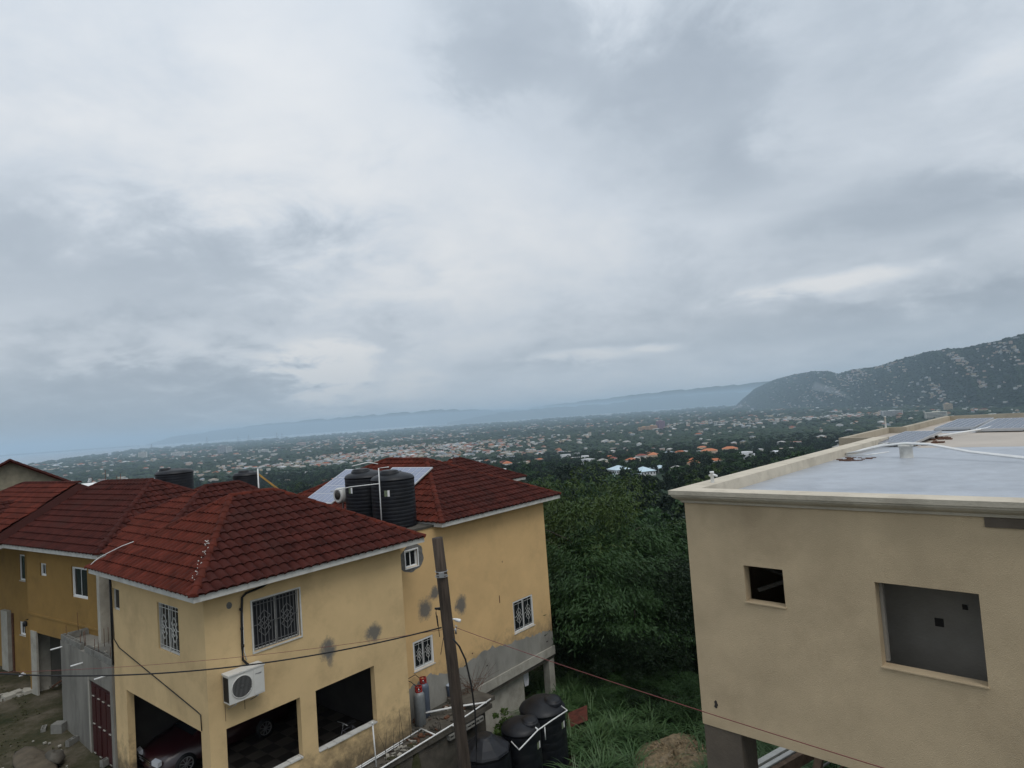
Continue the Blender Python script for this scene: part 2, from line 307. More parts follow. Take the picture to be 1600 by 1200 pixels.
# ---- roof tiles: wavy pressed tile, nose at the low edge; local x across, y up-slope, z out
TW, TH = 0.27, 0.385
def tile_h(fx, fy):   # height of the tile surface over the deck; fx,fy in 0..1
    w = abs(math.sin(math.pi*fx)); return 0.010+0.062*w**0.85+0.042*(1-fy)
TX = [0, .14, .28, .42, .58, .72, .86, 1.0]
def tile_mesh(m):
    mb = MB(); n = len(TX); v = []
    for fy in (0.0, 1.06): v += [(x*TW, fy*TH, tile_h(x, fy)) for x in TX]
    v += [(x*TW, 0.0, tile_h(x, 0)-0.048) for x in TX]
    f = [(i, i+1, n+i+1, n+i) for i in range(n-1)]+[(2*n+i, 2*n+i+1, i+1, i) for i in range(n-1)]
    mb.add(v, f, 0, False); return mb.mesh('roof_tile', m)
TMESH = {}
def roof_face(roof, P0, U, V, poly, m, indiv, limit=300, tiles=True):
    """P0 origin on the eave, U unit along eave, V unit up-slope; poly in (u,v) metres CCW seen from outside."""
    U, V, P0 = Vector(U).normalized(), Vector(V).normalized(), Vector(P0); Nn = U.cross(V)
    if m.name not in TMESH: TMESH[m.name] = tile_mesh(m)
    me = TMESH[m.name]
    umin = min(p[0] for p in poly); umax = max(p[0] for p in poly); vmax = max(p[1] for p in poly)
    stuff = MB(); count = 0; rest = MB()
    rot = Matrix((U, V, Nn)).transposed().to_euler()
    for j in range(int(vmax/TH)+1):
        for i in range(int(math.floor(umin/TW)), int(umax/TW)+1):
            u0, v0 = i*TW, j*TH-0.05
            sq = [(u0, v0), (u0+TW, v0), (u0+TW, v0+TH), (u0, v0+TH)]
            c = clip_poly(poly if v0 >= 0 else [(p[0], p[1] if p[1] > 0 else -0.05) for p in poly], sq)
            if len(c) < 3: continue
            ar = 0.5*abs(sum(c[k][0]*c[(k+1) % len(c)][1]-c[(k+1) % len(c)][0]*c[k][1] for k in range(len(c))))
            if ar < 0.12*TW*TH: continue
            full = ar > 0.985*TW*TH
            if indiv and count < limit:
                jit = rnd.uniform(-0.006, 0.006)
                if full:
                    inst(me, 'roof_tile', roof, P0+U*(u0+jit)+V*v0+Nn*rnd.uniform(0, 0.004), rot); count += 1; continue
                mb = MB()
            else: mb = rest
            # cut tile: strips clipped to the face outline
            for k in range(len(TX)-1):
                a, b = u0+TX[k]*TW, u0+TX[k+1]*TW
                s4 = clip_poly(c, [(a, v0), (b, v0), (b, v0+TH), (a, v0+TH)])
                if len(s4) < 3: continue
                vv = [P0+U*p[0]+V*p[1]+Nn*tile_h(min(1, max(0, (p[0]-u0)/TW)), (p[1]-v0)/TH) for p in s4]
                mb.add(vv, [tuple(range(len(vv)))])
                lo = min(s4, key=lambda p: p[1])[1]
                if lo < v0+0.02*TH or True:
                    lows = sorted([p for p in s4 if p[1] < v0+1e-4])
                    if len(lows) >= 2:
                        p, q = lows[0], lows[-1]
                        hp = tile_h(min(1, max(0, (p[0]-u0)/TW)), 0); hq = tile_h(min(1, max(0, (q[0]-u0)/TW)), 0)
                        mb.add([P0+U*p[0]+V*p[1]+Nn*(hp-.048), P0+U*q[0]+V*q[1]+Nn*(hq-.048), P0+U*q[0]+V*q[1]+Nn*hq, P0+U*p[0]+V*p[1]+Nn*hp], [(0, 1, 2, 3)])
            if mb is not rest and mb.v: mb.build('roof_tile', m, roof); count += 1
    if rest.v: rest.build('roof_tile_rows', m, roof, kind='stuff')
    return count
def hip_caps(roof, a, b, m, r=0.105, step=0.36):
    a, b = Vector(a), Vector(b); d = (b-a); L_ = d.length; d.normalize(); n = max(1, int(round(L_/step))); st = L_/n
    side = d.cross(Vector((0, 0, 1))).normalized(); up = side.cross(d)
    key = ('cap', m.name, round(st, 2))
    if key not in TMESH:
        mb = MB(); K = 7; v = []
        for y, rr in ((-0.04, r*1.12), (0.0, r*1.12), (st, r*0.94)):
            for k in range(K+1):
                t = math.pi*k/K; v.append((math.cos(t)*rr*1.05, y, math.sin(t)*rr*0.85))
        f = [(j*(K+1)+k, (j+1)*(K+1)+k, (j+1)*(K+1)+k+1, j*(K+1)+k+1) for j in range(2) for k in range(K)]
        f.append(tuple(range(K+1))); mb.add(v, f, 0, True); TMESH[key] = mb.mesh('hip_cap', m)
    rot = Matrix((side, d, up)).transposed().to_euler()
    for i in range(n): inst(TMESH[key], 'hip_cap', roof, a+d*(i*st)+up*0.012, rot)
def uvpoly(P0, U, V, pts):
    P0 = Vector(P0); return [((Vector(p)-P0).dot(U), (Vector(p)-P0).dot(V)) for p in pts]
def hip_roof(house, x0, x1, y0, y1, ze, r0, r1, faces, m, caps='', indiv=(), th=0.16, ridge_m=None, lim=300, fasc=WPAINT):
    """r0,r1 ridge end points (x,y,z). faces: which of 'f','l','r','k' carry modelled tiles; house base frame coordinates. ze: eave deck height"""
    A_, B_, C_, D_ = Vector((x0, y0, ze)), Vector((x1, y0, ze)), Vector((x1, y1, ze)), Vector((x0, y1, ze)); r0, r1 = Vector(r0), Vector(r1)
    along_x = abs(r1.x-r0.x) > abs(r1.y-r0.y)
    mb = MB(); lo = Vector((0, 0, -0.02))
    if along_x: F = dict(f=[A_, B_, r1, r0], r=[B_, C_, r1], k=[C_, D_, r0, r1], l=[D_, A_, r0])
    else: F = dict(f=[A_, B_, r0], r=[B_, C_, r1, r0], k=[C_, D_, r1], l=[D_, A_, r0, r1])
    for k, q in F.items(): mb.add(q, [tuple(range(len(q)))])
    e = 0.03; mb.add([A_+Vector((e, e, -.1)), B_+Vector((-e, e, -.1)), C_+Vector((-e, -e, -.1)), D_+Vector((e, -e, -.1))], [(3, 2, 1, 0)])
    roof = mb.build('roof', [DECK], house)
    fb = MB()      # fascia boards all round
    fb.box(x0, x1, y0+.0, y0+.03, ze-th, ze-.004); fb.box(x0, x1, y1-.03, y1, ze-th, ze-.004)
    fb.box(x0, x0+.03, y0+.03, y1-.03, ze-th, ze-.004); fb.box(x1-.03, x1, y0+.03, y1-.03, ze-th, ze-.004)
    fb.add([(x0+.03, y0+.03, ze-th+.02), (x1-.03, y0+.03, ze-th+.02), (x1-.03, y1-.03, ze-th+.02), (x0+.03, y1-.03, ze-th+.02)], [(3, 2, 1, 0)])
    fb.build('fascia', [fasc], roof)
    tot = lim
    for k in faces:
        q = F[k]; Uu = (q[1]-q[0]).normalized(); nn = Uu.cross(q[2]-q[0]).normalized(); Vv = nn.cross(Uu)
        tot -= roof_face(roof, q[0], Uu, Vv, uvpoly(q[0], Uu, Vv, q), m[k] if isinstance(m, dict) else m, k in indiv, max(0, tot))
    cm = ridge_m or TILE
    ends = {'fl': (A_, r0), 'fr': (B_, r1 if along_x else r0), 'kr': (C_, r1), 'kl': (D_, r0 if along_x else r1), 'rr': (r0, r1)}
    for k, (a, b) in ends.items():
        if k in caps: hip_caps(roof, a, b, cm)
    return roof
def grille(mb, x0, x1, z0, z1, y, n, r, pattern=True):
    w = (x1-x0)
    for i in range(n+1):
        x = x0+w*i/n
        mb.bar((x, y, z0), (x, y, z1), r)
    for z in (z0, z0+(z1-z0)*.08, z1-(z1-z0)*.08, z1): mb.bar((x0, y, z), (x1, y, z), r)
    if pattern:
        cx = (x0+x1)/2; cz = (z0+z1)/2; h = (z1-z0)*.24; q = w*.28
        for dz in (-h*.55, 0.0, h*.55):
            for sx in (-1, 1):
                mb.bar((cx+sx*q, y-.004, cz+dz), (cx, y-.004, cz+dz+h*.6), r); mb.bar((cx+sx*q, y-.004, cz+dz), (cx, y-.004, cz+dz-h*.6), r)
        mb.bar((x0, y, cz), (cx-q, y, cz), r); mb.bar((cx+q, y, cz), (x1, y, cz), r)
def window(house, axis, c, u0, u1, z0, z1, fm=WCLEAN, gm=None, panes=2, fr=0.045, depth=0.06, gl=GLASS, bars=6, sill=True, label=None, out=-1, curtain=False, pat=True, barr=0.012):
    """sliding window set in a wall opening; axis as in wall(); out: side of the outdoors along the normal"""
    def T(mb):   # swap into y-running walls
        if axis == 'y': mb.v = [(p[1], p[0], p[2]) for p in mb.v]; mb.f = [f[::-1] for f in mb.f]
        return mb
    d0 = c
    f = MB(); f.box(u0, u1, d0, d0+depth, z0, z0+fr); f.box(u0, u1, d0, d0+depth, z1-fr, z1)
    f.box(u0, u0+fr, d0, d0+depth, z0+fr, z1-fr); f.box(u1-fr, u1, d0, d0+depth, z0+fr, z1-fr)
    w = T(f).build('window', [fm], house)
    if label: w['label'] = label
    for i in range(panes):
        a = u0+fr+(u1-u0-2*fr)*i/panes; b = u0+fr+(u1-u0-2*fr)*(i+1)/panes; y = d0+.025+.012*(i % 2)
        g = MB(); g.box(a+.02, b-.02, y+.004, y+.010, z0+fr+.02, z1-fr-.02); T(g).build('pane', [gl], w)
        s = MB(); s.box(a, a+.025, y-.004, y+.018, z0+fr, z1-fr); s.box(b-.025, b, y-.004, y+.018, z0+fr, z1-fr); s.box(a+.025, b-.025, y-.004, y+.018, z0+fr, z0+fr+.025); s.box(a+.025, b-.025, y-.004, y+.018, z1-fr-.025, z1-fr)
        T(s).build('sash', [fm], w)
    if gm:
        g = MB()
        for i in range(2 if panes > 1 else 1):
            n2 = 2 if panes > 1 else 1
            a = u0+fr+(u1-u0-2*fr)*i/n2; b = u0+fr+(u1-u0-2*fr)*(i+1)/n2
            grille(g, a+.02, b-.02, z0+fr, z1-fr, d0-.012, bars, barr, pat)
        T(g).build('grille', [gm], w)
    if sill:
        s = MB(); s.box(u0-.03, u1+.03, d0-.045, d0+.02, z0-.035, z0-.002); T(s).build('sill', [WPAINT], w)
    if curtain:
        s = MB(); s.box(u0+.1, u0+(u1-u0)*.45, d0+.12, d0+.13, z0+.1, z1-.1); T(s).build('curtain', [CURT], w)
    return w
def patch(house, axis, c, u, z, ru, rz, seed, m=PATCHM, name='cement_patch', t=0.006, n=30, wob=0.30, hole=None):
    r = random.Random(seed); ph = [r.uniform(0, 6.28) for _ in range(4)]; mb = MB(); v = []
    for q in range(n):
        a = 2*math.pi*q/n; k = 1+wob*(.5*math.sin(2*a+ph[0])+.3*math.sin(3*a+ph[1])+.25*math.sin(5*a+ph[2])+.2*math.sin(9*a+ph[3]))
        pu, pz = u+ru*k*math.cos(a), z+rz*k*math.sin(a); v.append((pu, c-t, pz) if axis == 'x' else (c-t, pu, pz))
    w = [((p[0], c+.002, p[2]) if axis == 'x' else (c+.002, p[1], p[2])) for p in v]
    if hole:
        hw, hh, dz = hole; inn = []
        for q in range(n):
            a = 2*math.pi*q/n; k = min(hw/max(1e-6, abs(math.cos(a))), hh/max(1e-6, abs(math.sin(a)))); pu, pz = u+k*math.cos(a), z+dz+k*math.sin(a); inn.append((pu, c-t, pz) if axis == 'x' else (c-t, pu, pz))
        mb.add(v+inn, [(i, (i+1) % n, n+(i+1) % n, n+i) for i in range(n)]); return mb.build(name, [m], house)
    mb.add(v+w, [tuple(range(n))]+[(i, (i+1) % n, n+(i+1) % n, n+i) for i in range(n)]); return mb.build(name, [m], house)

# ------------------------------------------------------------------ terrain
PROF = [(0, -10), (45, -17), (70, -24), (120, -30), (200, -35), (300, -41), (500, -56), (1000, -82), (2000, -110), (4000, -130), (8000, -153), (12000, -158), (16000, -160), (60000, -162)]
pd = np.array([p[0] for p in PROF], float); pz_ = np.array([p[1] for p in PROF], float)
SH_A = [-60, -36.7, -32.4, -28, -25.4, -17, -10.5, -8.5, -7, 60]; SH_D = [6500, 8000, 11800, 16500, 18500, 17500, 16000, 15500, 90000, 90000]
ca_, sa_ = math.cos(FR['A']), math.sin(FR['A'])
def smooth(x, a, b): t = np.clip((x-a)/(b-a), 0, 1); return t*t*(3-2*t)
def near_z(X, Y):
    a = X*ca_+Y*sa_; b = -X*sa_+Y*ca_
    low = -12.7-0.02*np.clip(a-14, 0, 30)
    k = np.maximum(smooth(a, 8.2, 11.5)*(1-smooth(b, 15.9, 16.1)), smooth(a, 13.9, 14.1))
    yard = -10.12+0.35*np.sin(a*.6+b*.3)*.3+0.02*(b-26)*(a < 11)
    yard = np.minimum(yard, -10.0)
    yard = np.where((a > 7.3) & (b > 16.3) & (b < 23.3), -10.32, yard)
    return yard*(1-k)+low*k
def ground_z(X, Y):
    X = np.asarray(X, float); Y = np.asarray(Y, float)
    d = np.hypot(X, Y); az = np.degrees(np.arctan2(X, Y))
    far = np.interp(d, pd, pz_)
    far = far+np.where(d > 150, (np.sin(X*.004+1.3)*np.sin(Y*.0031)*np.clip(d/150, 0, 6)), 0)
    left = smooth(-az, 8, 16)
    s0 = 32*(1-left)+48*left; s1 = 46*(1-left)+75*left
    k = smooth(d, s0, s1); z = near_z(X, Y)*(1-k)+far*k
    sh = np.interp(az, SH_A, SH_D)
    return np.where(d > sh, -175.0, np.where(d > sh*.97, np.minimum(z, -158.0), z))
def build_ground():
    az = np.concatenate([np.arange(-180, -54, 3.0), np.arange(-54, 54, 0.3), np.arange(54, 180, 3.0)])
    rr = [2.0]
    while rr[-1] < 46000: rr.append(rr[-1]*(1.022 if rr[-1] < 45 else 1.035)+.05)
    rr = np.array(rr); A, Rr = np.meshgrid(np.radians(az), rr); X = Rr*np.sin(A); Y = Rr*np.cos(A); Z = ground_z(X, Y)
    n, k = len(az), len(rr); V = np.stack([X, Y, Z], -1).reshape(-1, 3)
    i = np.arange(k-1)[:, None]*n; j = np.arange(n)[None, :]; j2 = (j+1) % n
    F = np.stack([i+j, i+j2, i+n+j2, i+n+j], -1).reshape(-1, 4)[:, ::-1]
    me = np_mesh('ground', V, F, GROUND); o = bpy.data.objects.new('ground', me); COL.objects.link(o); o['kind'] = 'structure'
def np_mesh(name, V, F, m, cols=None, smooth_=False):
    me = bpy.data.meshes.new(name); V = np.asarray(V, np.float32); F = np.asarray(F, np.int32); nf, kk = F.shape
    me.vertices.add(len(V)); me.vertices.foreach_set('co', V.ravel()); me.loops.add(nf*kk); me.loops.foreach_set('vertex_index', F.ravel())
    me.polygons.add(nf); me.polygons.foreach_set('loop_start', np.arange(0, nf*kk, kk, dtype=np.int32))
    if smooth_: me.polygons.foreach_set('use_smooth', np.ones(nf, bool))
    for q in (m if isinstance(m, (list, tuple)) else [m]): me.materials.append(q)
    if cols is not None:      # one colour per face
        at = me.color_attributes.new('col', 'FLOAT_COLOR', 'CORNER'); c4 = np.ones((nf, kk, 4), np.float32); c4[:, :, :3] = np.asarray(cols, np.float32)[:, None, :]
        at.data.foreach_set('color', c4.ravel())
    me.update(calc_edges=True); me.validate(); return me
def ground_material():
    M = bpy.data.materials.new('ground_cover'); M.use_nodes = True; N = M.node_tree.nodes; L = M.node_tree.links; b = N['Principled BSDF']
    b.inputs['Roughness'].default_value = 0.95; b.inputs['Specular IOR Level'].default_value = 0.15
    g = N.new('ShaderNodeNewGeometry')
    def noise(s, d=6, r=.6):
        t = N.new('ShaderNodeTexNoise'); t.inputs['Scale'].default_value = s; t.inputs['Detail'].default_value = d; t.inputs['Roughness'].default_value = r; L.new(g.outputs['Position'], t.inputs[0]); return t.outputs[0]
    def ramp(x, st):
        r = N.new('ShaderNodeValToRGB'); L.new(x, r.inputs[0]); r.color_ramp.elements[0].position = st[0][0]; r.color_ramp.elements[0].color = (*st[0][1], 1)
        r.color_ramp.elements[1].position = st[-1][0]; r.color_ramp.elements[1].color = (*st[-1][1], 1)
        for p, c in st[1:-1]: e = r.color_ramp.elements.new(p); e.color = (*c, 1)
        return r.outputs[0]
    near = ramp(noise(0.55, 8, .7), [(.36, (.028, .032, .014)), (.47, (.055, .05, .028)), (.58, (.10, .085, .06)), (.68, (.15, .13, .10))])
    far = ramp(noise(0.004, 9, .7), [(.36, (.011, .025, .012)), (.54, (.020, .038, .018)), (.62, (.035, .048, .026)), (.72, (.09, .085, .07))])
    ln = N.new('ShaderNodeVectorMath'); ln.operation = 'LENGTH'; L.new(g.outputs['Position'], ln.inputs[0])
    mr = N.new('ShaderNodeMapRange'); mr.inputs[1].default_value = 50; mr.inputs[2].default_value = 90; L.new(ln.outputs['Value'], mr.inputs[0])
    mx = N.new('ShaderNodeMix'); mx.data_type = 'RGBA'; L.new(mr.outputs[0], mx.inputs[0]); L.new(near, mx.inputs[6]); L.new(far, mx.inputs[7]); L.new(mx.outputs[2], b.inputs['Base Color'])
    bp = N.new('ShaderNodeBump'); bp.inputs['Strength'].default_value = .6; bp.inputs['Distance'].default_value = .08; L.new(noise(5, 8, .7), bp.inputs['Height']); L.new(bp.outputs[0], b.inputs['Normal'])
    return M
GROUND = ground_material(); build_ground()
sm_ = MB(); sm_.add([(-60000, -10000, -160), (20000, -10000, -160), (20000, 52000, -160), (-60000, 52000, -160)], [(0, 1, 2, 3)])
sea = sm_.build('sea', [WATER], kind='structure')
def ridge(name, pts, dist, width, zb, mtl, rough=0.0, seed=0, rows=12, n=160):
    az = np.linspace(pts[0][0], pts[-1][0], n); el = np.interp(az, [p[0] for p in pts], [p[1] for p in pts]); r = np.random.RandomState(seed)
    dd = np.interp(az, [p[0] for p in pts], [p[2] if len(p) > 2 else dist for p in pts])
    t = np.linspace(-1, 1, rows); V = []
    for tt in t:
        D = dd+tt*width; sh = (1-abs(tt)**1.6)
        h = (el*dd-zb)*sh+zb-3*(abs(tt) > .99)
        nz = sum(np.sin(az*f+tt*g+p)*a for f, g, p, a in [(3.1, 4, 1, .35), (7.3, 9, 2, .2), (1.3, 2.1, 4, .5)])*rough*sh*(abs(tt) > .05)*(el*dd-zb)
        V.append(np.stack([D*np.sin(np.radians(az)), D*np.cos(np.radians(az)), h-np.abs(nz)*.5], -1))
    V = np.concatenate(V); i = np.arange(rows-1)[:, None]*n; j = np.arange(n-1)[None, :]
    F = np.stack([i+j, i+j+1, i+n+j+1, i+n+j], -1).reshape(-1, 4)[:, ::-1]
    o = bpy.data.objects.new(name, np_mesh(name, V, F, mtl, smooth_=True)); COL.objects.link(o); o['kind'] = 'structure'; return o
HILLM = mat('far_hill_scrub', (0.05, 0.065, 0.05), 0.95, 0.2, 0.0005)
HILLP = mat('mountain_woodland', (0.016, 0.030, 0.016), 0.95, 0.45, 0.006, 0.0, stain=0.3, stain_col=(0.045, 0.045, 0.03), stain_scale=0.0045)
ridge('hills', [(-30, -.0046), (-28.1, .0045), (-25.3, .0085), (-22, .0135), (-16.9, .0158), (-11.5, .0172), (-6.4, .0180), (-2.6, .0125), (2.7, .006), (7, -.002), (9, -.0045)], 32000, 3500, -162, HILLM, 0.3, 1)
ridge('hills', [(-6, -.004), (-1.3, .0060), (2.7, .0085), (8.4, .0078), (11.2, .012), (13.9, .0135), (19.5, .0115), (23, .006)], 24000, 3000, -160, HILLM, 0.35, 2)
ridge('hills', [(-1, .004), (2.7, .012), (7.9, .0160), (11.3, .0195), (15.6, .0215), (21, .0230), (26, .022)], 38500, 3500, -162, HILLM, 0.2, 3)
ridge('hills', [(-46, -.0046), (-38.8, -.0040), (-34.8, -.0040), (-30.5, -.0046), (-30.2, -.0056)], 29000, 900, -161, HILLM, 0.0, 4, rows=5)
RID = [(18.5, -.0175), (18.7, -.0159), (19.64, -.0011), (20.72, .0134), (22.27, .0242), (23.75, .0293), (25.2, .0315), (26.35, .0296), (27.02, .0249), (27.94, .0287), (29.72, .0301), (31.03, .0364), (32.73, .0426), (34.34, .0452), (35.12, .0444), (36.27, .0461), (37.76, .05), (38.85, .0546), (45, .058), (55, .055), (62, .05)]
FOOT = [(18.5, 10000), (21.56, 8100), (26.3, 6000), (30.7, 4700), (34.7, 3900), (38.4, 3300), (46, 2700), (62, 2300)]
from mathutils import noise as mn
def mountain_pt(az, t):
    """az deg, t 0 foot .. 1 ridge .. 1.5 behind; arrays"""
    f = np.interp(az, [p[0] for p in FOOT], [p[1] for p in FOOT]); el = np.interp(az, [p[0] for p in RID], [p[1] for p in RID])
    D = f*(1+0.26*t); rd = f*1.26; zr = el*rd; zf = np.interp(f, pd, pz_)-4
    s = np.where(t <= 1, np.clip(t, 0, 1)**0.85, 1-(t-1)*1.2)
    az2 = az+0.0; g = np.zeros_like(az)
    for fr, ft, ph, am in [(0.9, 1.7, .3, .5), (2.1, 3.3, 1.2, .3), (4.7, 5.1, 2.2, .18), (9.1, 9, .7, .12), (17, 15, 3, .07)]:
        g += np.sin(az2*fr+ft*t+ph+1.3*np.sin(t*3+az2*.7))*am
    amp = np.clip((zr-zf), 0, 400)*0.16*np.sin(np.clip(t, 0, 1)*math.pi)
    fine = np.sin(az*31+t*22)*np.sin(az*13-t*37)*2.0*(t > .5)+np.sin(az*53)*1.6*(t > .9)
    return D*np.sin(np.radians(az)), D*np.cos(np.radians(az)), zf+(zr-zf)*s+g*amp+fine*(zr-zf > 60)
def build_mountain():
    n, k = 620, 90; AZ, T = np.meshgrid(np.linspace(18.5, 62, n), np.concatenate([np.linspace(-.04, 1, k-16), np.linspace(1.02, 1.6, 16)]))
    X, Y, Z = mountain_pt(AZ, T); V = np.stack([X, Y, Z], -1).reshape(-1, 3)
    i = np.arange(k-1)[:, None]*n; j = np.arange(n-1)[None, :]; F = np.stack([i+j, i+j+1, i+n+j+1, i+n+j], -1).reshape(-1, 4)[:, ::-1]
    o = bpy.data.objects.new('mountain', np_mesh('mountain', V, F, HILLP, smooth_=True)); COL.objects.link(o); o['kind'] = 'structure'
build_mountain()
# ------------------------------------------------------------------ yellow house in front (frame A: x along the long front, y away)
def box_body(house, x0, x1, y0, y1, z0, z1, m, name='wall', t=0.2, skip=''):
    mb = MB()
    if 'f' not in skip: wall(mb, 'x', y0, t, x0, x1, z0, z1)
    if 'k' not in skip: wall(mb, 'x', y1-t, t, x0, x1, z0, z1)
    if 'l' not in skip: wall(mb, 'y', x0, t, y0+t, y1-t, z0, z1)
    if 'r' not in skip: wall(mb, 'y', x1-t, t, y0+t, y1-t, z0, z1)
    return mb.build(name, [m], house)
hA = thing('yellow_house', 'yellow two-storey house with red hip roof over an open carport', 'house', 'A', (7.51, 16.8, -10.3))
ZB, ZT = -7.50, -3.98
w = wall(MB(), 'x', 16.8, .2, 7.51, 14.0, -12.9, ZT, [(7.94, 10.06, -9.15, ZB), (10.56, 12.66, -9.24, ZB-.01), (8.78, 10.2, -5.83, -4.50)]); w.build('front_wall', [YEL], hA)
w = wall(MB(), 'y', 7.51, .2, 17.0, 23.15, -10.6, ZT, [(17.26, 22.2, -10.7, ZB), (18.31, 19.67, -5.82, -4.52), (22.48, 23.05, -5.19, -4.52)]); w.build('side_wall', [YEL], hA)
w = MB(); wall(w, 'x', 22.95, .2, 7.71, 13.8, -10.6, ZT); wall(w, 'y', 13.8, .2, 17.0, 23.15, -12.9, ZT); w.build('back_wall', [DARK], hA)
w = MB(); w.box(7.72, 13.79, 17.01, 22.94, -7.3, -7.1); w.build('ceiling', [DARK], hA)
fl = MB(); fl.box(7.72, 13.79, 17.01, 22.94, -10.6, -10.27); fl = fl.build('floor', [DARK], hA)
tA = [None, None]
for q, mm in enumerate((CHKA, CHKB)):
    t = MB(); t.box(0.006, .494, .006, .494, 0, .014, skip=('b',)); tA[q] = t.mesh('floor_tile', mm)
for i in range(12):
    for j in range(11): inst(tA[(i+j) % 2], 'floor_tile', fl, (7.76+i*.5, 17.05+j*.5, -10.27))
for (a, b, z) in ((7.95, 10.05, -9.15), (10.57, 12.65, -9.24)):
    mb = MB(); x = a
    while x < b-.05:
        e = min(b, x+rnd.uniform(.25, .6)); mb.box(x, e-.01, 16.755+rnd.uniform(-.02, .02), 16.98, z+.002, z+.03+rnd.uniform(0, .02)); x = e
    mb.build('window_sill', [WPAINT], hA)
mb = MB(); mb.box(7.508, 7.515, 16.82, 16.97, -10.3, -8.8); mb.build('cement_patch', [PATCHM], hA)
window(hA, 'x', 16.86, 8.78, 10.2, -5.83, -4.50, WPAINT, BARG, 2, fr=.03, gl=LOUV, bars=6, barr=.016, sill=False)
mb = MB(); mb.box(8.74, 8.78, 16.77, 16.86, -5.87, -4.46); mb.box(10.2, 10.24, 16.77, 16.86, -5.87, -4.46); mb.box(8.78, 10.2, 16.77, 16.86, -5.87, -5.832); mb.box(8.78, 10.2, 16.77, 16.86, -4.498, -4.46); mb.build('window_surround', [WPAINT], hA)
window(hA, 'y', 7.56, 18.31, 19.67, -5.82, -4.52, WPAINT, BARW, 2, fr=.03, bars=3, barr=.012, sill=True)
window(hA, 'y', 7.56, 22.48, 23.05, -5.19, -4.52, WPAINT, None, 1, fr=.03, gl=LOUV, sill=True)
patch(hA, 'x', 16.8, 8.17, -4.43, .075, .09, 9, wob=.05, name='junction_box')
mb = MB(); mb.tube([(9.35, 16.72, -4.06), (9.1, 16.74, -4.16), (8.62, 16.74, -4.22), (8.50, 16.74, -4.30), (8.46, 16.74, -4.8), (8.44, 16.74, -5.6), (8.43, 16.73, -5.9), (8.56, 16.70, -6.08)], .032, 8)
for z in (-4.6, -5.1, -5.55): mb.tube([(8.45, 16.74, z-.03), (8.45, 16.74, z+.03)], .04, 8)
mb.build('conduit_pipe', [BLACKR], hA)
mb = MB(); mb.tube([(8.52, 16.78, -4.4), (8.50, 16.78, -5.7), (8.55, 16.76, -5.95)], .010, 6); mb.build('white_cable', [PVC], hA)
mb = MB(); mb.tube([(7.49, 23.1, -4.1), (7.49, 23.0, -6.1), (7.49, 22.6, -6.3), (7.49, 17.4, -7.02), (7.49, 17.2, -7.06), (7.49, 17.18, -7.45)], .013, 6); mb.tube([(7.48, 23.12, -4.05), (7.48, 23.13, -6.9)], .028, 6); mb.build('wall_cable', [BLACKR], hA)
mb = MB()
for x, z0 in ((7.93, -7.3), (8.45, -7.2)): mb.box(x, x+.012, 16.796, 16.799, z0, z0+.4)
mb.build('rust_streak', [RUST], hA)
mA = {'f': TILE, 'l': TILEO, 'r': TILED, 'k': TILED}  # one tile kind; light on the left slope is put into its colour
hip_roof(hA, 7.06, 14.64, 16.3, 23.64, -3.86, (9.95, 20.0, -1.93), (11.42, 20.0, -1.93), 'flrk', mA, 'fl fr kl kr rr'.split(), indiv='fl', ridge_m=TILEO, lim=420)
# air conditioner
ac = thing('air_conditioner', 'white outdoor air conditioner unit with round fan grille bracketed to the yellow front wall', 'air conditioner', 'A', (7.9, 16.42, -6.8))
mb = MB(); mb.box(7.87, 8.82, 16.40, 16.72, -6.79, -6.10); cas = mb.build('casing', [ACW], ac)
mb = MB(); mb.box(7.85, 8.84, 16.38, 16.74, -6.098, -6.06); mb.build('top_cover', [ACW], ac)
mb = MB(); mb.lathe((8.21, 16.399, -6.44), [(.27, 0), (.285, .0), (.285, .016), (.265, .016), (.262, 0.0)], 36, ax=(0, -1, 0)); mb.build('fan_ring', [ACW], ac)
mb = MB(); mb.lathe((8.21, 16.398, -6.44), [(.001, 0), (.264, 0)], 36, ax=(0, -1, 0)); mb.lathe((8.21, 16.397, -6.44), [(.001, .006), (.05, .006), (.05, 0)], 18, ax=(0, -1, 0)); mb.build('fan_opening', [mat('fan_dark', (.035, .035, .035), .6)], ac)
mb = MB()
for i in range(-7, 8):
    x = i*.034; h = math.sqrt(max(0, .26**2-x*x)); mb.box(8.21+x-.004, 8.21+x+.004, 16.376, 16.384, -6.44-h, -6.44+h)
mb.build('fan_grille', [mat('grille_grey', (.22, .22, .21), .5)], ac)
mb = MB(); mb.box(8.53, 8.80, 16.392, 16.399, -6.76, -6.13); mb.build('service_panel', [ACW], ac)
mb = MB(); mb.box(7.866, 7.869, 16.43, 16.70, -6.75, -6.14); mb.build('side_fins', [BLACKR], ac)
mb = MB(); mb.box(8.57, 8.74, 16.388, 16.3915, -6.26, -6.245); mb.box(8.66, 8.74, 16.388, 16.3915, -6.275, -6.268); mb.build('badge', [mat('badge_grey', (.12, .12, .13), .5)], ac)
for x in (8.02, 8.62):
    mb = MB(); mb.bar((x, 16.40, -6.815), (x, 16.80, -6.815), .04); mb.bar((x, 16.42, -6.83), (x, 16.80, -7.02), .025); mb.build('bracket', [METAL], ac)

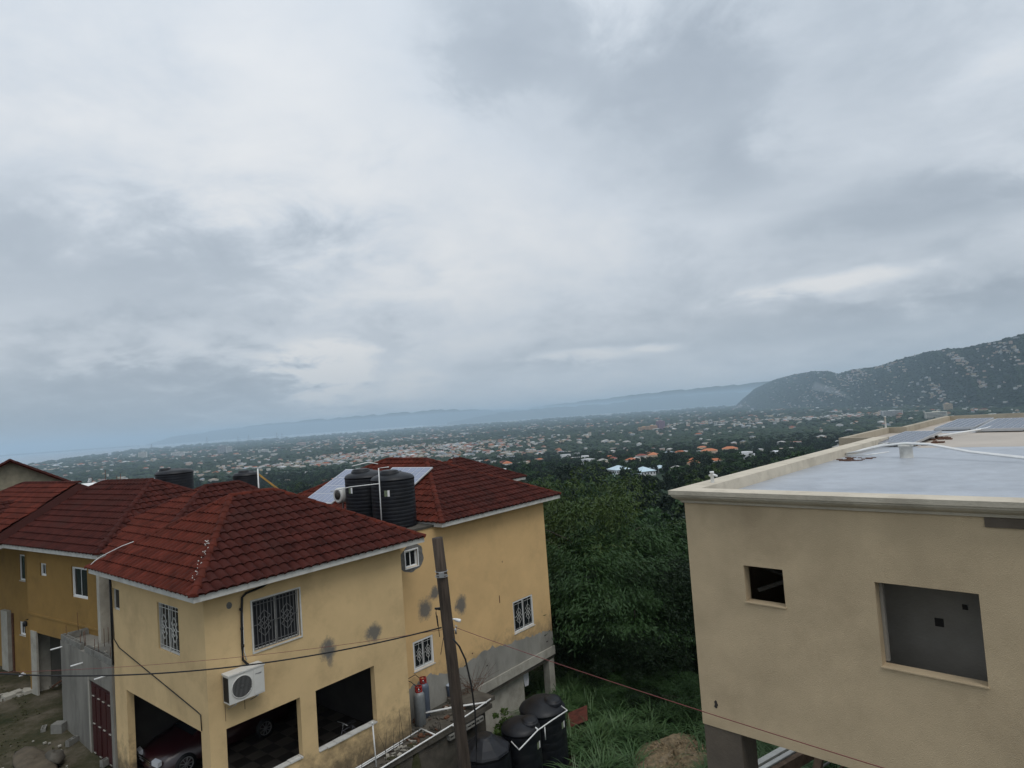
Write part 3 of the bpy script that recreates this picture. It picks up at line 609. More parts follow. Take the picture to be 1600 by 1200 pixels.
# ---- car in the carport (nose towards -x)
car = thing('parked_car', 'dark maroon car parked nose out under the carport of the yellow house', 'car', 'A', (10.2, 21.6, -10.25))
cx0, cy0, cw = 7.85, 21.1, 1.72
prof = [(0, .28), (.0, .52), (.10, .66), (.55, .80), (1.05, .90), (1.75, 1.38), (2.4, 1.45), (3.3, 1.40), (3.95, 1.02), (4.3, .95), (4.38, .6), (4.32, .28)]
mb = MB(); v = []; K = 7
for (x, z) in prof:
    for k in range(K):
        t = -1+2*k/(K-1); up = max(0, z-.85)/.6; wd = cw/2*(1-.20*up)*(1-0.10*(abs(x-2.1)/2.3)**4)
        v.append((cx0+x+.22*t*t*(x < .6)*(1-x/.6), cy0+cw/2+t*wd, -10.25+z-.05*t*t*(z > .5)))
f = [(i*K+k, (i+1)*K+k, (i+1)*K+k+1, i*K+k+1) for i in range(len(prof)-1) for k in range(K-1)]; nP = len(prof)
f += [tuple(i*K for i in range(nP))[::-1], tuple(i*K+K-1 for i in range(nP))]; mb.add(v, f, 0, True); mb.build('body', [CARM], car)
for s_, yy in ((-1, cy0+.22), (1, cy0+cw-.22)):
    mb = MB(); mb.obox((cx0+.09, yy, -10.25+.62), (.06, 0, .02), (.02*s_, .17, 0), (0, 0, .065)); mb.build('headlight', [LAMPG], car)
mb = MB()
for z in (.50, .56, .62): mb.box(cx0-.02, cx0+.01, cy0+.45, cy0+cw-.45, -10.25+z, -10.25+z+.022)
mb.box(cx0-.025, cx0, cy0+.3, cy0+cw-.3, -10.25+.36, -10.25+.39); mb.build('radiator_grille', [CHROME], car)
mb = MB(); mb.obox((cx0+1.42, cy0+cw/2, -10.25+1.17), (.26, 0, .19), (0, cw*.36, 0), (-.006, 0, .012)); mb.build('windscreen', [GLASS], car)
for s_ in (0, 1):
    mb = MB(); yy = cy0+.055 if s_ == 0 else cy0+cw-.055; mb.obox((cx0+2.55, yy+(.06 if s_ == 0 else -.06), -10.25+1.13), (.75, 0, 0), (0, .04, 0), (0, .04*(1 if s_ == 0 else -1), .15)); mb.build('side_window', [GLASS], car)
for wx in (.85, 3.45):
    for yy, sg in ((cy0, -1), (cy0+cw, 1)):
        mb = MB(); mb.lathe((cx0+wx, yy-sg*.18, -10.25+.31), [(.20, 0), (.31, .01), (.315, .10), (.31, .19), (.22, .20)], 28, ax=(0, sg, 0)); wh = mb.build('wheel', [BLACKR], car)
        mb = MB(); mb.lathe((cx0+wx, yy+sg*.005, -10.25+.31), [(.0, .0), (.04, .012), (.05, 0)], 16, ax=(0, sg, 0))
        mb.lathe((cx0+wx, yy-sg*.005, -10.25+.31), [(.19, 0), (.215, .02), (.22, 0)], 28, ax=(0, sg, 0))
        for k in range(9):
            a = k*2*math.pi/9; mb.bar((cx0+wx+.04*math.cos(a), yy+sg*.006, -10.25+.31+.04*math.sin(a)), (cx0+wx+.20*math.cos(a), yy+sg*.004, -10.25+.31+.20*math.sin(a)), .028, .02)
        mb.build('rim', [METAL], wh)
mb = MB(); mb.bar((cx0-.45, 17.5, -9.98), (cx0+.95, 18.9, -9.9), .03)
top(mb, 'pipe_rail', [PVC], 'thin white pipe leaning low across the carport behind the first front opening', 'pipe', 'A', (cx0, 17.5, -9.98))
# a bicycle leaning in the second opening
bk = thing('bicycle', 'dark bicycle standing in the carport at the far end of the second front opening', 'bicycle', 'A', (12.2, 17.6, -10.25))
for x in (11.75, 12.75):
    mb = MB(); ring = [(x+.33*math.cos(a), 17.62, -9.90+.33*math.sin(a)) for a in [k*math.pi/12 for k in range(25)]]; mb.tube(ring, .022, 6); wh = mb.build('wheel', [BLACKR], bk)
    mb = MB()
    for k in range(8): a = k*math.pi/4; mb.bar((x, 17.62, -9.9), (x+.31*math.cos(a), 17.62, -9.9+.31*math.sin(a)), .005)
    mb.build('spokes', [METAL], wh)
mb = MB()
for a, b in (((11.75, -9.9), (11.95, -9.35)), ((11.95, -9.4), (12.4, -9.85)), ((12.4, -9.85), (12.75, -9.9)), ((12.4, -9.85), (12.28, -9.32)), ((11.97, -9.42), (12.3, -9.4)), ((12.3, -9.4), (12.75, -9.9))): mb.tube([(a[0], 17.62, a[1]), (b[0], 17.62, b[1])], .016, 6)
mb.build('bicycle_frame', [mat('bicycle_paint', (.05, .05, .06), .4)], bk)
mb = MB(); mb.box(12.15, 12.4, 17.56, 17.68, -9.32, -9.27); mb.build('saddle', [BLACKR], bk)
mb = MB(); mb.tube([(11.95, 17.62, -9.35), (11.98, 17.62, -9.2)], .012, 6); mb.tube([(11.95, 17.36, -9.2), (11.98, 17.62, -9.2), (11.95, 17.88, -9.2)], .012, 6); mb.build('handlebar', [METAL], bk)

# ------------------------------------------------------------------ roof wing behind the yellow house, with its own hip roof
hW = thing('rear_wing_house', 'red hip roofed wing close behind the yellow house with the carport', 'house', 'A', (8.7, 23.2, -10.3))
box_body(hW, 8.9, 15.0, 23.2, 29.0, -10.4, ZT, OCH)
hip_roof(hW, 8.25, 15.6, 22.75, 29.47, -3.86, (12.0, 26.2, -1.99), (13.4, 26.2, -1.99), 'fl', mA, 'kl fl fr rr'.split(), indiv='fl', lim=300)

# ------------------------------------------------------------------ second yellow house
hB = thing('tall_yellow_house', 'taller yellow house with solar panels and a bare cement strip round its base', 'house', 'A', (14.0, 17.6, -12.7))
holes = [(14.86, 15.42, -5.08, -4.5), (14.96, 15.92, -8.66, -7.66), (20.44, 21.78, -9.03, -7.74)]
w = wall(MB(), 'x', 17.6, .2, 14.003, 23.0, -10.62, -3.88, holes); w.build('front_wall', [YEL2], hB)
w = MB(); wall(w, 'y', 22.8, .2, 17.8, 29.0, -10.62, -3.88); wall(w, 'y', 16.75, .2, 20.6, 29.0, -10.62, -3.9); wall(w, 'x', 28.8, .2, 17.0, 22.8, -12.7, -3.88); wall(w, 'y', 14.003, .2, 17.8, 23.0, -12.7, -3.9); wall(w, 'x', 22.8, .2, 14.21, 16.74, -12.7, -3.9); w.build('side_wall', [YEL2], hB)
mb = MB(); mb.box(14.0, 16.74, 17.56, 23.0, -3.879, -3.80); mb.build('flat_roof', [DARKC], hB)
def zig(pts, seed, n=9, amp=.07):
    r = random.Random(seed); out = []
    for (a, b) in zip(pts[:-1], pts[1:]):
        for k in range(n): t = k/n; out.append((a[0]+(b[0]-a[0])*t+r.uniform(-.03, .03), a[1]+(b[1]-a[1])*t+r.uniform(-amp, amp)))
    return out+[pts[-1]]
def strip(house, topl, botz, c, m, name, t=.008):
    mb = MB(); v = [(x, c-t, z) for x, z in topl]+[(x, c-t, botz) for x, z in topl]+[(x, c+.001, z) for x, z in topl]; n = len(topl)
    mb.add(v, [(n+i, n+i+1, i+1, i) for i in range(n-1)]+[(i, i+1, 2*n+i+1, 2*n+i) for i in range(n-1)]); return mb.build(name, [m], house)
strip(hB, zig([(14.01, -9.25), (14.7, -9.12), (15.6, -8.98), (16.4, -9.2), (17.4, -9.3), (18.9, -9.08), (20.2, -9.3), (21.3, -9.42), (22.2, -9.52), (22.999, -9.66)], 4), -10.3, 17.6, PLA, 'bare_cement_strip')
mb = MB(); mb.box(17.1, 23.02, 17.53, 17.60, -10.66, -10.3); mb.build('beam_face', [CON2], hB)
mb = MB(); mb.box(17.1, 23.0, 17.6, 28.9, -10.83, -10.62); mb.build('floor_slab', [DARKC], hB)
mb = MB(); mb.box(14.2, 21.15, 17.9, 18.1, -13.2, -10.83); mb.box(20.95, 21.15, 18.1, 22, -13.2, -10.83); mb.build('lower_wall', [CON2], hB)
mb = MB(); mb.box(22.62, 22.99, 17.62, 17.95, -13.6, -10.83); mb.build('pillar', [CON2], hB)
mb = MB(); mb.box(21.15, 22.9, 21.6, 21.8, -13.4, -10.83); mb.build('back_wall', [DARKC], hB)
for q, (a, b, c, d) in enumerate(((17.4, -9.3, .03, 0), (18.6, -9.7, .05, 0), (22.4, -9.7, .08, 0), (22.5, -10.0, .09, 0))): mb = MB(); mb.box(a, a+b*0+c+.03, 17.585, 17.594, b-.025, b+.02); mb.build('drain_hole', [DARK], hB)
patch(hB, 'x', 17.6, 15.14, -4.79, .56, .50, 21, wob=.16, hole=(.29, .30, 0))
window(hB, 'x', 17.64, 14.86, 15.42, -5.08, -4.50, WCLEAN, None, 2, fr=.03, sill=False)
mb = MB(); mb.box(14.82, 14.86, 17.57, 17.64, -5.12, -4.46); mb.box(15.42, 15.46, 17.57, 17.64, -5.12, -4.46); mb.box(14.86, 15.42, 17.57, 17.64, -5.12, -5.082); mb.box(14.86, 15.42, 17.57, 17.64, -4.498, -4.46); mb.build('window_surround', [WCLEAN], hB)
window(hB, 'x', 17.62, 14.96, 15.92, -8.66, -7.66, WCLEAN, BARW, 2, fr=.06, bars=2, barr=.008)
window(hB, 'x', 17.62, 20.44, 21.78, -9.03, -7.74, WCLEAN, BARW, 2, fr=.05, bars=2, curtain=True, barr=.008)
mb = MB(); mb.box(19.62, 19.66, 17.59, 17.597, -7.55, -7.25); mb.box(19.95, 19.98, 17.59, 17.597, -6.0, -5.93); mb.box(17.85, 17.9, 17.585, 17.597, -9.0, -8.96); mb.build('rust_streak', [RUST], hB)
mB = {'f': TILED, 'l': TILEO, 'r': TILED, 'k': TILED}  # left slope again coloured brighter than the front, standing for the light
hip_roof(hB, 16.27, 23.65, 17.1, 29.5, -3.72, (19.96, 21.75, -1.74), (19.96, 24.5, -1.70), 'flrk', mB, 'fl fr kl kr rr'.split(), indiv='fl', ridge_m=TILEO, lim=420)
# solar panels and heater on the left slope of that roof
def on_slope(y, s, h=.12):    # s = metres up the slope from the eave of the -x face
    th = math.atan2(3.72-1.72, 19.96-16.27); return Vector((16.27+s*math.cos(th)-h*math.sin(th), y, -3.72+s*math.sin(th)+h*math.cos(th)))
def solar(name, label, pts, group, m=SOLARB, th=.045, grid=(4, 6)):
    c = sum((Vector(p) for p in pts), Vector())/4; t = thing(name, label, 'solar panel', 'A' if name != 'flat_solar' else 'R', tuple(c), group); return t, c
def panel(fr, pts, label, group, m, nx=6, ny=4, th=.045, name='solar_panel'):
    p = [Vector(q) for q in pts]; c = sum(p, Vector())/4; t = thing(name, label, 'solar panel', fr, tuple(c), group)
    n = (p[1]-p[0]).cross(p[3]-p[0]).normalized()
    if n.z < 0: n = -n
    mb = MB(); lo = [q-n*th for q in p]; mb.add(p+lo, [(0, 1, 2, 3), (7, 6, 5, 4), (0, 4, 5, 1), (1, 5, 6, 2), (2, 6, 7, 3), (3, 7, 4, 0)]); mb.build('panel_frame', [ALU], t)
    def B(u, v): return p[0]*(1-u)*(1-v)+p[1]*u*(1-v)+p[2]*u*v+p[3]*(1-u)*v+n*.004
    mb = MB(); e = .02; g = .05/nx
    for i in range(nx):
        for j in range(ny):
            a, b = e+(1-2*e)*i/nx, e+(1-2*e)*(i+1)/nx; c2, d = e+(1-2*e)*j/ny, e+(1-2*e)*(j+1)/ny; s_ = .006
            mb.add([B(a+s_, c2+s_), B(b-s_, c2+s_), B(b-s_, d-s_), B(a+s_, d-s_)], [(0, 1, 2, 3)])
    o = mb.build('cells', [m], t, kind='stuff'); return t
panel('A', [on_slope(26.9, .6), on_slope(24.6, .6), on_slope(24.6, 3.25), on_slope(26.6, 3.25)], 'pale blue solar panel on the city side of the black roof tanks', 'solar panels on the tall yellow house', SOLARB)
panel('A', [on_slope(23.0, 1.6, .22), on_slope(20.35, 1.6, .22), on_slope(20.35, 3.25, .22), on_slope(23.0, 3.25, .22)], 'pale blue solar panel showing between the big black roof tank and the roof hip', 'solar panels on the tall yellow house', SOLARB)
ht = thing('water_heater', 'white solar water heater drum lying beside the black roof tanks', 'water heater', 'A', (16.0, 21.6, -3.8))
ax = Vector((-.95, .0, 0)).normalized(); c0 = Vector((14.98, 21.55, -2.66))-ax*1.04
mb = MB(); mb.lathe(c0-ax*.9, [(.001, 0), (.26, 0), (.30, .04), (.30, 1.9), (.26, 1.94), (.20, 1.94), (.20, 1.90), (.001, 1.90)], 28, ax=tuple(ax)); mb.build('drum', [ACW], ht)
mb = MB(); mb.lathe(c0-ax*.9, [(.15, 1.93), (.15, 1.96), (.001, 1.96)], 20, ax=tuple(ax)); mb.build('end_plate', [DARK], ht)
mb = MB()
for s_ in (-.8, .8): mb.bar(c0+ax*s_-Vector((0, 0, .25)), c0+ax*s_+Vector((0, 0, -1.1)), .04)
mb.build('stand', [METAL], ht)
# ---- water tanks
def tank(label, fr, c, r, h, group, lid_off=(0, 0), lid_r=.3, dome=.28, facets=0, ribs=13, lbl=None, mtl=BLACKP, cap2=None):
    t = thing('water_tank', label, 'water tank', fr, c, group); x, y, z = c
    pr = [(r*.97, 0)]; n = ribs
    for i in range(n):
        a = i*h/n; b = (i+1)*h/n; g = (b-a); pr += [(r*.998, a+.15*g), (r, a+.5*g), (r*.998, a+.86*g), (r*.993, a+.93*g), (r*.993, a+.97*g)]
    pr += [(r*1.012, h), (r*1.012, h+.05)]
    mb = MB(); mb.lathe(c, pr, 48); mb.build('body', [mtl], t)
    mb = MB()
    if facets: mb.lathe((x, y, z+h+.05), [(r*1.01, 0), (r*.97, .06), (r*.70, dome*.52), (lid_r*1.15, dome)], facets, sm=False)
    else: mb.lathe((x, y, z+h+.05), [(r*1.01, 0), (r*.96, .07), (r*.86, .12), (r*.6, dome*.75), (r*.3, dome*.95), (.001, dome)], 48)
    mb.build('dome', [mtl], t)
    lz = z+h+.05+float(np.interp(math.hypot(*lid_off)/r, [0, .3, .6, .86, 1], [dome, dome*.95, dome*.75, .12, 0])); q = math.hypot(*lid_off)/r*.22; off = Vector((lid_off[0], lid_off[1], 0))
    ax = (off.normalized()*q*1.3+Vector((0, 0, 1))).normalized() if q else Vector((0, 0, 1))
    mb = MB(); mb.lathe((x+lid_off[0], y+lid_off[1], lz-.04), [(lid_r*1.15, -.06), (lid_r*1.13, .03), (lid_r*1.05, .06), (lid_r*1.0, .06), (lid_r, .10), (lid_r*.7, .125), (.001, .13)], 32, ax=tuple(ax)); l = mb.build('lid', [mtl], t)
    if cap2: mb = MB(); mb.lathe((x+cap2[0], y+cap2[1], z+h+.05+dome*.55), [(.14, -.05), (.14, .06), (.11, .09), (.001, .10)], 20); mb.build('inlet_cap', [mtl], t)
    if lbl:
        a = lbl; mb = MB(); n = 5; v = []
        for k in range(n+1):
            q = a+.20*k/n/r-.1/r; v += [(x+math.cos(q)*r*1.004, y+math.sin(q)*r*1.004, z+h-.52), (x+math.cos(q)*r*1.004, y+math.sin(q)*r*1.004, z+h-.30)]
        mb.add([], [])
        o = len(mb.v); mb.v += v
        for k in range(n): mb.f.append([2*k, 2*k+2, 2*k+3, 2*k+1]); mb.m.append(0 if k < 3 else 1); mb.s.append(False)
        mb.build('label_sticker', [mat('sticker_green', (.16, .19, .12), .6, .4, 14), WCLEAN], t)
    return t
tank('black water tank in front on the flat roof, solar panel at its side', 'A', (15.55, 18.85, -3.80), .80, 1.72, 'black tanks on the tall house roof', lid_off=(-.18, -.05), lid_r=.33, dome=.26, lbl=-2.55, cap2=(.45, .2))
tank('black water tank behind a white pipe on the flat roof, beside the heater drum', 'A', (15.70, 20.65, -3.80), .80, 1.78, 'black tanks on the tall house roof', lid_off=(-.2, 0), lid_r=.33, dome=.24, lbl=-3.05, cap2=(.4, .25))
mb = MB(); mb.tube([(15.0, 18.35, -1.55), (14.62, 18.45, -1.55), (14.60, 18.45, -3.79)], .022, 6); mb.tube([(14.60, 18.45, -2.1), (14.2, 19.6, -2.18), (13.9, 20.4, -2.32)], .018, 6); mb.tube([(14.4, 19.7, -1.45), (14.9, 19.4, -1.36), (15.2, 19.2, -1.45)], .02, 6)
top(mb, 'tank_pipe', [PVC], 'thin white water pipes running up between the two black tanks on the flat roof', 'pipe', 'A', (14.6, 18.45, -3.79))
tank('wide black tank peeping over the red ridge, the one nearer the gabled house', 'A', (13.0, 31.4, -3.2), .80, 1.60, 'black tanks beyond the red ridge', lid_off=(-.35, .1), lid_r=.24, dome=.2, cap2=(.12, -.05))
tank('small black tank beyond the red ridge beside a white post and a slanting yellow timber', 'A', (15.8, 30.1, -3.4), .61, 1.38, 'black tanks beyond the red ridge', lid_off=(-.12, 0), lid_r=.24, dome=.16, cap2=(.3, .1))
box1 = MB(); box1.box(12.0, 16.8, 29.2, 32.6, -10.4, -3.42); top(box1, 'tank_platform', [CON], 'concrete tank base hidden behind the red roof ridge', 'platform', 'A', (14, 31, -10.4))
mb = MB(); mb.tube([(14.36, 26.35, -3.4), (14.36, 26.35, -1.52)], .03, 8); top(mb, 'white_post', [PVC], 'thin white post rising from the red roof ridge beside the small black tank', 'post', 'A', (14.36, 26.35, -3.4))
mb = MB(); mb.bar((14.38, 26.45, -1.72), (15.75, 25.7, -3.2), .10, .07); top(mb, 'timber_plank', [YPOLE], 'yellow timber slanting down behind the red roof ridge from the white post', 'timber', 'A', (15, 26, -2.5))
cn = MB(); cn.lathe((11.0, 38.55, -2.35), [(.42, 0), (.42, 1.2)], 20, ax=(.9, -.42, 0)); cn.add([], [])
top(cn, 'barrel_canopy', [WCLEAN], 'small white barrel shaped canopy showing above the farther red roof', 'canopy', 'A', (11.5, 38.4, -2.4))
cp = MB(); cp.box(10.7, 12.6, 37.9, 38.9, -10.4, -2.3); top(cp, 'canopy_wall', [CON], 'grey wall top under the white barrel canopy beyond the roofs', 'wall', 'A', (11.6, 38.4, -10.4))

# ---- small red roof beyond the tall house
hS = thing('far_red_roof_house', 'small red roofed house whose ridge just shows beyond the tall yellow house roof', 'house', 'A', (27.5, 28, -14))
box_body(hS, 25.8, 31, 25.8, 31, -15, -4.0, YEL2)
hip_roof(hS, 25.3, 31.5, 25.3, 31.5, -3.9, (28.2, 28.2, -2.42), (28.6, 28.2, -2.42), 'fl', mA, 'fl fr'.split())

# ------------------------------------------------------------------ unfinished block store with maroon doors
st = thing('block_store', 'unfinished grey block store with maroon double doors and open hollow blocks along its top', 'outbuilding', 'A', (7.45, 25.6, -10.3))
w = wall(MB(), 'y', 7.45, .18, 23.17, 28.2, -10.7, -6.98, [(23.42, 25.28, -10.8, -7.80)]); w.build('front_wall', [CON], st)
w = MB(); w.box(7.63, 10.6, 28.02, 28.2, -10.7, -6.98); w.box(7.63, 8.6, 25.8, 25.95, -10.7, -7.05); w.box(7.63, 10.6, 23.17, 23.3, -10.7, -7.0); w.build('side_wall', [CON], st)
w = MB(); w.box(7.632, 10.6, 23.31, 28.01, -7.12, -7.0); w.build('roof_slab', [CON], st)
def hollow_block(name='block', L=.40, T=.15, H=.2):
    mb = MB(); xs = [0, .03, .185, .215, .37, .40]; ys = [0, .03, .12, .15]
    for i in range(5):
        for j in range(3):
            hole = i in (1, 3) and j == 1
            a, b, c, d = xs[i], xs[i+1]-1e-5, ys[j], ys[j+1]-1e-5
            if not hole: mb.add([(a, c, H), (b, c, H), (b, d, H), (a, d, H)], [(0, 1, 2, 3)]); mb.add([(a, c, 0), (b, c, 0), (b, d, 0), (a, d, 0)], [(3, 2, 1, 0)])
            else:
                for p, q in (((a, c), (b, c)), ((b, c), (b, d)), ((b, d), (a, d)), ((a, d), (a, c))): mb.add([(p[0], p[1], 0), (q[0], q[1], 0), (q[0], q[1], H), (p[0], p[1], H)], [(0, 1, 2, 3)])
    mb.add([(0, 0, 0), (L, 0, 0), (L, 0, H), (0, 0, H), (0, T, 0), (L, T, 0), (L, T, H), (0, T, H)], [(0, 1, 2, 3), (5, 4, 7, 6), (1, 5, 6, 2), (4, 0, 3, 7)])
    return mb.mesh(name, BLK)
BM = hollow_block()
for i in range(12):       # front course along y
    if i == 6: continue
    inst(BM, 'block', st, (7.61+rnd.uniform(-.01, .01), 23.2+i*.415, -6.97+(0 if i < 6 else .0)), (0, 0, math.pi/2))
for i in range(6): inst(BM, 'block', st, (7.66+i*.43, 28.03, -6.975), (0, rnd.uniform(-.02, .02), rnd.uniform(-.06, .06)))
for i in (3, 4): inst(BM, 'block', st, (7.66+i*.43, 28.03, -6.765), (0, 0, .05))
for (x, y, r) in ((8.6, 27.4, .6), (9.3, 27.2, 1.4), (9.9, 26.2, .2), (9.2, 25.6, 2.0), (10.1, 27.6, .1)): inst(BM, 'block', st, (x, y, -6.99), (rnd.choice((0, math.pi/2))*0, 0, r))
mb = MB()
for q in range(22): x, y = rnd.uniform(7.8, 10.2), rnd.uniform(23.6, 27.8); s_ = rnd.uniform(.03, .09); mb.obox((x, y, -6.99+s_*.5), (s_, 0, .01), (.01, s_*.7, 0), (0, .01, s_*.5))
mb.build('rubble', [CON2], st, kind='stuff')
for i, (x, y, h) in enumerate([(7.53, 25.75, .5), (7.56, 25.95, .42), (7.52, 24.9, .35), (7.56, 24.6, .3), (7.53, 26.3, .3), (8.1, 25.8, .4), (8.3, 26.0, .35), (8.0, 28.1, .65), (8.6, 28.1, .5), (7.55, 23.6, .3), (7.55, 27.9, .35)]):
    mb = MB(); mb.tube([(x, y, -7.0), (x+rnd.uniform(-.03, .03), y+rnd.uniform(-.03, .03), -6.78+h)], .009, 5); mb.build('steel_rod', [RUST], st)
for y, z in ((28.0, -7.18), (25.85, -7.35), (23.6, -7.33)):
    mb = MB(); mb.tube([(7.5, y, z), (7.12, y+.12, z-.03)], .025, 8); mb.build('pipe_stub', [PVC], st)
for (a, b) in ((23.44, 24.34), (24.36, 25.26)):
    mb = MB(); mb.box(7.50, 7.55, a, b, -10.25, -7.81); dr = mb.build('door', [REDD], st)
    for (z0, z1) in ((-10.1, -9.25), (-9.1, -8.35), (-8.2, -7.95)):
        for (c, d) in ((a+.08, (a+b)/2-.04), ((a+b)/2+.04, b-.08)): p = MB(); p.box(7.47, 7.499, c, d, z0, z1); p.build('door_panel', [REDD], dr)
    for z in (-8.3, -9.2, -10.15): p = MB(); p.box(7.462, 7.498, a+.12, a+.28, z, z+.02); p.box(7.462, 7.498, b-.28, b-.12, z, z+.02); p.build('strap', [CON2], dr)
mb = MB(); mb.box(7.44, 7.56, 25.285, 25.42, -10.5, -7.7); mb.build('door_jamb', [CON2], st)
# loose blocks and yard clutter
for (x, y, z, r, lab) in ((7.1, 26.35, -10.14, .5, 'hollow concrete block with two open cells lying in the yard before the maroon doors'), (6.95, 28.35, -10.16, 1.2, 'concrete block lying flat beside the broken block at the corner of the grey store'), (7.28, 23.75, -10.16, .3, 'hollow concrete block at the foot of the carport pillar nearest the maroon doors')):
    o = bpy.data.objects.new('concrete_block', BM); COL.objects.link(o); o.location = rotz((x, y, z), FR['A']); o.rotation_euler = (0, 0, FR['A']+r); o['label'] = lab; o['category'] = 'block'; o['group'] = 'loose blocks in the yard'
mb = MB(); mb.obox((7.25, 27.9, -9.98), (.13, .1, 0), (-.12, .16, 0), (0, 0, .22)); top(mb, 'broken_block', [BLK], 'grey block standing on end by the corner of the store wall', 'block', 'A', (7.25, 27.9, -10.2))
def lump(name, c, r, m, label, cat, fr='A', seed=0, n=(14, 9), amp=.25, kind=None, sq=(1, 1, 1)):
    mb = MB(); v = []; q = random.Random(seed); ph = [q.uniform(0, 6) for _ in range(6)]
    for j in range(n[1]+1):
        for i in range(n[0]):
            th = math.pi*j/n[1]; a = 2*math.pi*i/n[0]; k = 1+amp*(math.sin(3*a+ph[0])*math.sin(2*th+ph[1])*.6+math.sin(5*a+ph[2])*math.sin(4*th+ph[3])*.4+q.uniform(-.15, .15))
            v.append((c[0]+r*k*math.sin(th)*math.cos(a)*sq[0], c[1]+r*k*math.sin(th)*math.sin(a)*sq[1], c[2]+r*k*math.cos(th)*sq[2]))
    f = [(j*n[0]+i, (j+1)*n[0]+i, (j+1)*n[0]+(i+1) % n[0], j*n[0]+(i+1) % n[0]) for j in range(n[1]) for i in range(n[0])]
    mb.add(v, f, 0, True); return top(mb, name, [m], label, cat, fr, c, kind=kind)
lump('boulder', (6.05, 26.0, -10.1), 0.8, DIRT, 'long pale rock outcrop sloping up in the yard near the loose blocks', 'rock', seed=3, sq=(.6, 2.0, .2), amp=.2)
lump('stump', (6.5, 25.6, -10.0), .33, DARKC, 'dark stump like boulder resting against the pale rock outcrop', 'rock', seed=8, sq=(.7, 1.5, .6), amp=.3)
lump('plaster_sack', (8.25, 36.1, -10.05), .35, CLOTH, 'crumpled white sack lying by the doorway of the ochre house', 'sack', seed=5, sq=(1, .8, .35), amp=.4)
pv = MB()
for q in range(7):
    a0 = rnd.uniform(0, 6); c = (5.6+q*.42, 24.2-q*.75+rnd.uniform(-.3, .3)); pts = [(c[0]+(1.0+rnd.uniform(-.2, .3))*math.cos(a0+k*.785), c[1]+(1.0+rnd.uniform(-.2, .3))*math.sin(a0+k*.785)) for k in range(8)]
    pv.add([(p[0], p[1], -10.135+q*.012) for p in pts]+[(p[0], p[1], -10.3) for p in pts], [tuple(range(8))]+[(k, 8+k, 8+(k+1) % 8, (k+1) % 8) for k in range(8)])
top(pv, 'concrete_paving', [CON2], 'rough cast concrete apron in front of the carport', None, 'A', (6.5, 22, -10.3), kind='structure')
# low planter of stones on the yard edge
pl_ = thing('stone_border', 'low rough stone border round a weedy bed in the yard before the ochre house', 'border', 'A', (7.3, 34.5, -10.1))
for q in range(16):
    t = q/15; mb = MB(); x, y = (6.2+2.3*t, 33.4-.4*t) if q % 2 else (6.0+2.4*t, 33.8-.4*t); s_ = rnd.uniform(.13, .2); a = rnd.uniform(0, 3); mb.obox((x, y, -10.02+rnd.uniform(-.04, .05)), (s_*math.cos(a), s_*math.sin(a), 0), (-s_*.7*math.sin(a), s_*.7*math.cos(a), .02), (0, 0, s_*.8)); mb.build('stone', [CON2], pl_)
mb = MB()
for q in range(260):
    a, b = rnd.uniform(2.5, 9.5), rnd.uniform(19, 38)
    if a > 7.2 and b < 28.5: continue
    s_ = rnd.uniform(.01, .045); mb.obox((a, b, -10.08), (s_, 0, 0), (0, s_*.8, 0), (0, 0, s_*.6))
top(mb, 'yard_rubble', [CON2], 'pale stones and debris scattered over the yard', None, 'A', (7, 28, -10.1), kind='stuff')

# ------------------------------------------------------------------ ochre house (frame C)
hC = thing('ochre_house', 'ochre house with white framed windows and an open entrance, red hip roof above', 'house', 'C', (11.67, 29, -10.3))
w = wall(MB(), 'y', 11.67, .2, 25.3, 32.0, -10.7, -4.02, [(26.8, 28.06, -5.75, -4.58), (30.2, 30.76, -5.13, -4.62), (28.3, 31.75, -10.8, -7.48)]); w.build('front_wall', [OCH], hC)
w = wall(MB(), 'y', 12.47, .2, 31.8, 38.0, -10.7, -4.02, [(34.38, 34.95, -5.84, -4.68), (34.54, 35.12, -8.28, -7.68)])
wall(w, 'x', 31.8, .2, 11.88, 12.46, -10.7, -4.02); wall(w, 'x', 25.3, .2, 11.88, 18.5, -10.7, -4.02); wall(w, 'y', 18.5, .2, 25.3, 38, -10.7, -4.02); w.build('side_wall', [OCH], hC)
mb = MB(); mb.box(11.63, 11.70, 31.25, 31.76, -10.5, -7.44); mb.box(11.70, 12.3, 31.70, 31.74, -10.5, -7.5); mb.build('entrance_reveal', [CON2], hC)
mb = MB(); mb.box(11.645, 11.668, 25.6, 32.0, -6.80, -6.72); mb.build('string_course', [OCH], hC)
mb = MB(); mb.box(11.88, 15.5, 28.3, 31.75, -10.6, -10.25); mb.box(15.5, 15.7, 27, 32, -10.6, -7.2); mb.box(11.88, 15.5, 28.1, 28.3, -10.6, -7.2); mb.box(11.88, 15.5, 31.76, 31.79, -10.6, -7.2); mb.box(11.88, 15.5, 28.3, 31.75, -7.3, -7.15); mb.build('entrance_recess', [CON], hC)
mb = MB(); mb.bar((12.2, 31.4, -9.9), (12.4, 28.8, -8.6), .06); mb.bar((12.2, 31.4, -10.1), (12.4, 28.8, -10.1), .05); mb.build('stair_rail', [RUST], hC)
for q in range(4):
    mb = MB(); mb.box(11.2-.0+q*.06, 11.62, 28.6, 31.4, -10.32+q*.05, -10.27+q*.05)
    mb.build('step', [CON2 if q % 2 else BLK], hC)
mb = MB(); mb.box(12.30, 12.46, 36.0, 36.7, -10.6, -7.3); mb.build('pilaster', [CON2], hC)
mb = MB(); mb.box(12.42, 12.468, 35.75, 35.9, -10.4, -7.4); mb.build('downpipe', [RUST], hC)
window(hC, 'y', 11.72, 26.8, 28.06, -5.75, -4.58, WCLEAN, None, 2, fr=.07)
